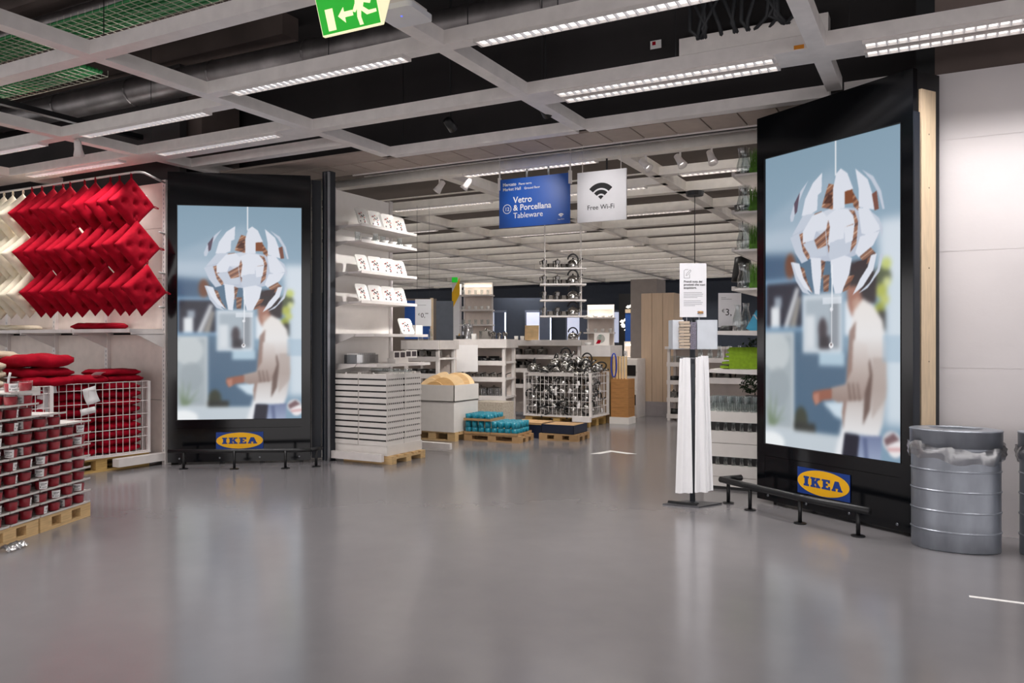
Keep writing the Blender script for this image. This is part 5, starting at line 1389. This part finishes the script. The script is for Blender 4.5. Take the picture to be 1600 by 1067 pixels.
# ------------------------------------------------------------------ display tables and racks
def table(name, label, loc, rz, w, d, h, shelves=(), fascia=0.14, post=0.05, cloth=False):
    t = thing(name, label, 'table', loc, rz)
    MB().box(0, w, 0, d, h - 0.03, h).build('top', WHITE, t)
    MB().box(0, w, -0.012, 0.0, h - fascia, h + 0.01).build('fascia', WHITE, t); MB().box(w, w + 0.012, 0, d, h - fascia, h + 0.01).build('side_fascia', CARD, t)
    for x in (0.06, w - 0.06):
        for y in (0.06, d - 0.06): MB().box(x - post / 2, x + post / 2, y - post / 2, y + post / 2, 0, h - 0.03).build('leg', WHITE, t)
    if shelves: MB().box(0.03, w - 0.03, d - 0.03, d - 0.015, 0.05, h - 0.04).build('back_panel', PANEL, t)
    for z in shelves:
        MB().box(0.02, w - 0.02, 0.05, d - 0.02, z - 0.03, z).build('shelf_board', WHITE, t); MB().box(0.02, w - 0.02, 0.04, 0.05, z - 0.06, z + 0.02).build('shelf_lip', WHITE, t)
    return t
def goods(origin, rz, items, where, group):
    """items: (kind, x, y, z, scale, rotz)"""
    c, s = math.cos(rz), math.sin(rz); cnt = {}
    for kind, x, y, z, sc, r in items:
        cnt[kind] = cnt.get(kind, 0) + 1
        k = cnt[kind]
        put(kind, (origin[0] + x * c - y * s, origin[1] + x * s + y * c, z), f'{kind.replace("_", " ")}, {ORD[min(k, 13) - 1]} from left {where}', group, (0, 0, r), sc)
# table A: left, behind the cartons
table('display_table', 'white display table left, partly behind the flat cartons', (-7.95, 10.95, 0), R(0), 0.75, 0.6, 1.46, (1.18, 0.9, 0.6))
goods((-7.95, 10.95), 0, [('stock_pot', 0.12 + 0.24 * k, 0.15, 1.181, 0.85, 0) for k in range(3)] + [('dark_pot', 0.12 + 0.22 * k, 0.15, 0.901, 1.0, 0) for k in range(3)] + [('glass_jar', 0.1 + 0.2 * k, 0.12, 0.601, 1.2, 0) for k in range(4)], 'in the left display table', 'goods in the left display table')
goods((-7.95, 10.95), 0, [('carafe', 0.25, 0.2, 1.462, 0.9, 0), ('carafe', 0.45, 0.2, 1.462, 0.8, 0)], 'on the left display table top', 'goods on the left display table')
# table B: middle with white cloth panel
table('display_table', 'white display table in the middle, with a white hanging panel', (-7.42, 11.75, 0), R(12), 0.95, 0.7, 1.48, (1.1, 0.82, 0.5))
tag(MB().box(0, 0.42, 0, 0.006, 0, 0.46).build('cloth_panel', PAPER, None, False, (-7.37, 11.70, 0.93), (0, 0, R(12))), 'plain white cloth panel hanging from the middle display table', 'cloth')
goods((-7.42, 11.75), R(12), [('glass_jar', 0.15, 0.3, 1.482, 1.9, 0), ('white_cup', 0.3, 0.2, 1.482, 1.2, 0), ('stock_pot', 0.48, 0.35, 1.482, 1.1, 0), ('dark_pot', 0.05, 0.2, 1.482, 0.8, 0), ('coffee_pot', 0.66, 0.2, 1.482, 0.9, 1), ('coffee_pot', 0.76, 0.2, 1.482, 0.8, 2), ('coffee_pot', 0.86, 0.22, 1.482, 0.9, 2.5)], 'on the middle display table', 'goods on the middle display table')
goods((-7.42, 11.75), R(12), [('dark_pot', 0.52 + 0.15 * k, 0.15, 1.101, 0.7, 0) for k in range(3)] + [('saucepan', 0.1 + 0.15 * k, 0.15, 0.821, 0.9, 0) for k in range(6)] + [('glass_jar', 0.5 + 0.12 * k, 0.15, 0.501, 1.0, 0) for k in range(4)], 'in the middle display table', 'goods in the middle display table')
tag(MB().box(0, 0.5, 0, 0.4, 0, 0.34).build('goods_crate', mat('taupe_jars', (170, 160, 146), 0.6, var=0.25, scale=40), None, False, (-6.62, 11.12, 0.14)), 'block of packed beige jars beside the lid boxes', 'jars')
pallet('low pallet under the packed jars', (-6.64, 11.10, 0), 0, 0.55, 0.45, 0.135, WOOD)
# table C: right of B, receding
table('display_table', 'long white display table reaching behind the kettle heap', (-7.75, 13.55, 0), 0, 1.95, 0.6, 1.47, (1.18, 0.92, 0.62), fascia=0.1)
goods((-7.75, 13.55), 0, [('stock_pot', 0.25 + 0.27 * k, 0.2, 1.181, 0.9, 0) for k in range(4)] + [('saucepan', 0.2 + 0.22 * k, 0.2, 0.921, 1.0, 0) for k in range(4)] + [('white_cup', 0.5 + 0.13 * k, 0.2, 1.471, 1.0, 0) for k in range(4)], 'on the long display table', 'goods on the long display table')
put('kettle', (-6.05, 13.75, 1.471), 'single steel kettle standing on the long table behind the cage', None, (0, 0, 0.3), 1.0)
ob = thing('cutting_board', 'square pale wooden board standing on the display tables', 'board', (-7.0, 13.62, 1.472), R(15)); MB().box(0, 0.27, 0, 0.02, 0, 0.29, M=Matrix.Rotation(R(-8), 4, 'X')).build('board', LIDWOOD, ob)
MB().lathe([(0.06, 0.0), (0.066, 0.01), (0.05, 0.012)], 16, c=(0.10, -0.10, 0)).build('wooden_ring', LIDWOOD, ob)
# price sign near table A
ps = thing('price_sign', 'white hanging price card reading zero euro above the left table', 'sign', (-7.22, 10.31, 1.69), R(28), 'price signs')
MB().box(0, 0.25, 0, 0.006, 0, 0.42).build('card', SIGNWHITE, ps); text('€', 0.05, INK, ps, (0.045, -0.001, 0.165)); text('0,', 0.10, INK, ps, (0.085, -0.001, 0.135))
tl = MB().box(0.04, 0.17, -0.001, 0, 0.325, 0.331); tl.box(0.155, 0.205, -0.001, 0, 0.19, 0.205); tl.build('small_print', GREYINK, ps)
for x in (0.03, 0.22): MB().tube([(x, 0.003, 0.42), (x, 0.003, ZB - 1.69)], 0.0025, 5).build('hanger', BLACKMET, ps)
# counter right of the cage with wooden crates
ct = thing('corner_counter', 'white counter with brown side to the right of the kettle cage', 'counter', (-5.72, 13.38, 0), 0)
MB().box(0.0, 0.56, 0, 0.6, 1.18, 1.38).build('top', WHITE, ct); MB().box(0.03, 0.54, 0.02, 0.58, 0, 1.18).build('body', mat('brown_board', (150, 122, 84), 0.7), ct)
for k in range(4):
    tag(MB().box(0, 0.32, 0, 0.34, 0, 0.165).build('wooden_crate', mat('oak_crate', (168, 118, 66), 0.6, var=0.2, scale=6, stretch=(1, 12, 12)), None, False, (-5.12, 13.30, 0.12 + k * 0.168)), f'brown wooden crate, {ORD[k]} from the bottom beside the kettle cage', 'crate', 'wooden crates beside the cage')
tag(MB().box(0, 0.36, 0, 0.36, 0, 0.118).build('white_plinth', CARTON, None, False, (-5.14, 13.28, 0)), 'white base under the brown wooden crates', 'base')
for k in range(5): tag(MB().box(0, 0.03, 0, 0.03, 0, 0.40).build('wood_batten', LIDWOOD, None, False, (-5.10 + k * 0.055, 13.36, 0.79)), f'upright pale wooden slat, {ORD[k]} from left on the brown crates', 'slat', 'slats on the crates')
tag(MB().tube([(-5.08 + 0.05 * math.cos(R(a)), 13.34, 1.03 + 0.21 * math.sin(R(a))) for a in range(0, 360, 20)], 0.012, 6, closed=True).build('blue_hoop', mat('blue_plastic', (24, 60, 170), 0.4), None, True), 'blue hoop hanging beside the kettle heap', 'hoop')
pb = thing('plate_box', 'white box with a teal and red plate motif on the corner counter', 'box', (-5.50, 13.45, 1.381), R(20))
MB().box(0, 0.27, 0, 0.2, 0, 0.22).build('box', CARTON, pb)
MB().lathe([(0.075, 0), (0.075, 0.003)], 20, M=Matrix.Translation((0.12, 0.0, 0.12)) @ Matrix.Rotation(R(90), 4, 'X')).build('teal_disc', mat('teal_print', (40, 150, 120), 0.5), pb)
MB().prism([(0.03, 0.03), (0.10, 0.03), (0.13, 0.09), (0.07, 0.10)], -0.006, 0.0).build('red_shape', RED, pb)
put('bowl', (-5.62, 13.45, 1.381), 'small bowl left of the teal and red box', None)

# more stock so that the racks are as full as in the shop
def fill(origin, rz, w, zs, kinds, where, y=0.30, step=0.15):
    its = []
    for i, z in enumerate(zs):
        n = int((w - 0.16) / step)
        its += [(kinds[(i + q // 3) % len(kinds)], 0.12 + q * step, y, z + 0.001, 1.0, q * 0.7) for q in range(n)]
    cnt = {}; c, s = math.cos(rz), math.sin(rz)
    for kind, x, yy, z, sc, r in its:
        key = (kind, z); cnt[key] = cnt.get(key, 0) + 1
        put(kind, (origin[0] + x * c - yy * s, origin[1] + x * s + yy * c, z), f'{kind.replace("_", " ")} in the back row, {ORD[cnt[key] - 1]} from left, shelf {["one", "two", "three", "four"][sorted(zs).index(z - 0.001) if (z - 0.001) in zs else 0]} up {where}', 'back row stock ' + where, (0, 0, r), sc)
fill((-7.95, 10.95), 0, 0.75, (0.6, 0.9, 1.18), ['glass_jar', 'white_cup', 'dark_pot'], 'of the left table', 0.38)
fill((-7.42, 11.75), R(12), 0.95, (0.5, 0.82, 1.1), ['stock_pot', 'white_cup', 'dark_pot'], 'of the middle table', 0.42, 0.24)
fill((-7.75, 13.55), 0, 1.95, (0.62, 0.92), ['dark_pot', 'stock_pot', 'white_cup'], 'of the long table', 0.40, 0.25)
# ------------------------------------------------------------------ columns
col = thing('panelled_column', 'column clad in pale wood boards with grey base', 'column', (-5.17, 15.05, 0), R(0))
for k in range(3): MB().box(0.01 + k * 0.22, 0.222 + k * 0.22, 0, 0.02, 0.28, 2.39).build('board', mat('beige_board', (196, 172, 148), 0.6, var=0.06, scale=4, stretch=(6, 6, 0.6)), col)
MB().box(0.02, 0.66, 0.02, 0.6, 0.28, 2.39).build('core', MATS['beige_board'], col); MB().box(-0.005, 0.675, -0.01, 0.61, 0, 0.28).build('base', mat('grey_metal_base', (150, 144, 146), 0.5), col)
struct('wall_column', MB().box(-5.72, -5.15, 16.0, 16.6, 0, 2.75), mat('grey_column_paint', (150, 142, 138), 0.7), 'grey painted concrete column behind the wood column')
dw = thing('drawer_unit', 'white drawer unit with black bins beside the wood column', 'drawers', (-5.42, 14.5, 0))
MB().box(0, 0.36, 0.03, 0.5, 0, 1.12).build('body', WHITE, dw)
for z0, z1 in ((0.06, 0.5), (0.52, 0.86), (0.88, 1.1)): MB().box(0.005, 0.355, 0.0, 0.03, z0, z1).build('drawer', CARTON, dw)
for z in (0.24, 0.80): MB().box(0.17, 0.34, -0.02, 0.0, z, z + 0.20).build('black_bin', BLACKPL, dw)
# dark shelf between column and stand
ds = table('goods_rack', 'white rack of kitchenware seen between the wood column and the bag stand', (-4.45, 14.3, 0), 0, 1.1, 0.5, 1.35, (1.05, 0.72, 0.4, 0.1), fascia=0.04)
goods((-4.45, 14.3), 0, [('dark_pot', 0.12 + 0.2 * k, 0.15, 0.721, 1.0, 0) for k in range(5)] + [('stock_pot', 0.12 + 0.24 * k, 0.15, 0.401, 0.9, 0) for k in range(4)] + [('drinking_glass', 0.1 + 0.1 * k, 0.15, 1.051, 1.1, 0) for k in range(9)] + [('dark_pot', 0.12 + 0.2 * k, 0.2, 0.101, 1.1, 0) for k in range(5)], 'in the rack by the column', 'goods in the rack by the column')
table('goods_rack', 'white rack of glassware behind the bag stand', (-3.0, 10.6, 0), 0, 1.3, 0.5, 1.22, (0.95, 0.62, 0.3), fascia=0.05)
goods((-3.0, 10.6), 0, [('carafe', 0.15 + 0.13 * k, 0.15, 1.222, 0.7, 0) for k in range(9)] + [('stock_pot', 0.2 + 0.25 * k, 0.2, 0.951, 0.9, 0) for k in range(4)] + [('dark_pot', 0.2 + 0.22 * k, 0.2, 0.621, 1.0, 0) for k in range(5)], 'in the glassware rack', 'goods in the glassware rack')
# pendant lamps
for k, (a, b, z) in enumerate([(-3.05, 11.2, 1.80), (-2.70, 12.68, 2.38)]):
    o = thing('pendant_lamp', ['black pendant lamp hanging behind the bag stand sign', 'black pendant lamp hanging near the vases'][k], 'lamp', (a, b, z), 0, 'black pendant lamps')
    MB().lathe([(0.17, 0.0), (0.16, 0.10), (0.13, 0.28), (0.12, 0.38), (0.03, 0.40), (0.001, 0.40)], 22).build('shade', BLACKPL, o, True); MB().tube([(0, 0, 0.4), (0, 0, ZB - z)], 0.006, 6).build('cord', BLACKPL, o)
    MB().lathe([(0.12, ZB - z - 0.06), (0.13, ZB - z), (0.001, ZB - z)], 14).build('canopy', BLACKPL, o)

# ------------------------------------------------------------------ bright shelf towers farther back
GLOWW = mat('lit_shelf_strip', (255, 244, 225), 0.4, emit=(255, 240, 214), strength=2.2)
def tower(label, loc, rz, w, d, h, zs, kind, where, lit=True):
    t = thing('shelf_tower', label, 'shelf', loc, rz)
    MB().box(0, w, d - 0.02, d, 0, h).build('back_panel', PANEL, t)
    for x in (0, w - 0.03): MB().box(x, x + 0.03, d - 0.06, d, 0, h).build('upright', WHITE, t)
    for z in zs: MB().box(-0.03, w + 0.03, 0, d, z - 0.03, z).build('shelf_board', WHITE, t)
    if lit: MB().box(0.02, w - 0.02, d - 0.05, d - 0.025, h - 0.1, h - 0.06).build('light_strip', GLOWW, t)
    its = []
    for i, z in enumerate(zs):
        n = max(3, int(w / 0.13))
        its += [(kind[i % len(kind)], 0.06 + q * (w - 0.12) / (n - 1), 0.14, z + 0.001, 0.95, 0) for q in range(n)]
    goods(loc, rz, its, where, 'goods ' + where)
    if lit: area('shelf_lamp', (w / 2, 0.05, h + 0.25), w, 0.1, 5, (1, .92, .8), t, spread=150)
    return t
tower('tall lit shelf of plates right of the hanging kettles', (-7.1, 16.8, 0), R(14), 0.62, 0.45, 2.30, (2.0, 1.66, 1.32, 0.9), ['bowl', 'white_cup'], 'on the lit plate tower')
tower('tall lit shelf of glassware near the yellow striped pillar', (-9.95, 16.0, 0), R(14), 0.72, 0.4, 2.85, (2.55, 2.2, 1.85, 1.5), ['drinking_glass', 'white_cup'], 'on the lit glassware tower')
tower('low lit shelf of glass beside the grey column', (-6.35, 17.2, 0), R(14), 0.9, 0.5, 1.45, (1.1, 0.75, 0.4), ['glass_jar', 'bowl'], 'on the low lit shelf')
# yellow-striped pillar
yp = thing('striped_pillar', 'white pillar with yellow diagonal stripe and a small green sign', 'pillar', (-10.12, 15.95, 0), R(14))
MB().box(0, 0.19, 0, 0.15, 0, 2.8).build('pillar', SIGNWHITE, yp)
for z in (0.9, 2.2):
    MB().prism([(0.0, z), (0.19, z + 0.35), (0.19, z + 0.75), (0.0, z + 0.4)], -0.004, 0.0).build('yellow_stripe', mat('signal_yellow', (244, 190, 20), 0.5), yp)
MB().box(0.0, 0.14, -0.01, 0.0, 2.84, 2.96).build('green_sign', EXG, yp)
# big dark blue poster walls
bp = thing('blue_banner', 'deep blue banner in a wooden frame behind the plate shelf', 'banner', (-9.22, 12.81, 0), R(28))
MB().box(0, 0.50, 0, 0.02, 1.5, 2.25).build('cloth', mat('banner_blue', (20, 74, 150), 0.6), bp); MB().box(0.50, 0.56, -0.01, 0.03, 0.0, 2.3).build('frame_post', PLY, bp)
bp2 = thing('blue_banner', 'small blue banner in a pale frame beside the grey column', 'banner', (-7.3, 20.0, 0), R(14))
MB().box(0, 0.45, 0, 0.02, 0.9, 2.2).build('cloth', MATS['banner_blue'], bp2); MB().box(0.45, 0.52, -0.01, 0.03, 0.0, 2.3).build('frame_post', PLY, bp2); MB().box(0, 0.45, -0.01, 0.03, 2.2, 2.3).build('frame_top', PLY, bp2)
# dark partition with lit cabinets in the back of the hall
pw = thing('dark_partition', 'dark navy display wall with lit cabinets at the back', 'display wall', (-16.8, 20.6, 0), R(24))
MB().box(0, 9.6, 0, 0.2, 0, 2.85).build('wall_panel', DARKNAVY, pw)
LITC = mat('lit_cabinet_glass', (200, 204, 222), 0.3, emit=(190, 196, 220), strength=0.75)
for i, (x, w) in enumerate([(0.9, 0.85), (2.65, 0.75), (4.15, 0.75), (5.6, 0.75), (6.9, 0.7), (8.3, 1.2)]):
    f = MB().box(x - 0.05, x + w + 0.05, -0.12, 0.0, 1.35, 2.45).build('cabinet', mat('cabinet_grey', (96, 104, 120), 0.5), pw)
    MB().box(x, x + w * 0.55, -0.13, -0.12, 1.42, 2.38).build('lit_pane', LITC, f); MB().box(x + w * 0.58, x + w, -0.13, -0.12, 1.42, 2.38).build('dark_pane', mat('smoked_glass', (70, 80, 100), 0.2), f)
    MB().box(x + w, x + w + 0.04, -0.14, -0.12, 1.42, 2.38).build('light_strip', mat('cool_light_strip', (240, 244, 255), 0.3, emit=(225, 232, 255), strength=1.6), f)
tp = thing('taupe_partition', 'plain taupe partition at the left behind the price card', 'partition', (-10.2, 13.6, 0), R(28))
MB().box(0, 1.0, 0, 0.1, 0, 2.35).build('panel', mat('taupe_paint', (104, 94, 88), 0.7), tp); MB().box(1.0, 1.35, -0.02, 0.12, 0, 2.3).build('grey_side', mat('slate_paint', (82, 88, 98), 0.6), tp)
# dark lamp department far right of the aisle
lp = thing('lamp_wall', 'dark wall with many small bright lamps beyond the grey column', 'display wall', (-8.6, 23.0, 0), R(14))
MB().box(0, 1.6, 0, 0.1, 0, 2.9).build('panel', BLACKPL, lp)
rnd = random.Random(9)
for k in range(26): MB().lathe([(0.02, 0), (0.07, -0.06), (0.001, -0.09)], 10, c=(0.1 + rnd.random() * 1.4, -0.12, 1.5 + rnd.random() * 1.2)).build('lamp', mat('small_lamp_glow', (255, 250, 240), 0.4, emit=(255, 246, 235), strength=1.6), lp)
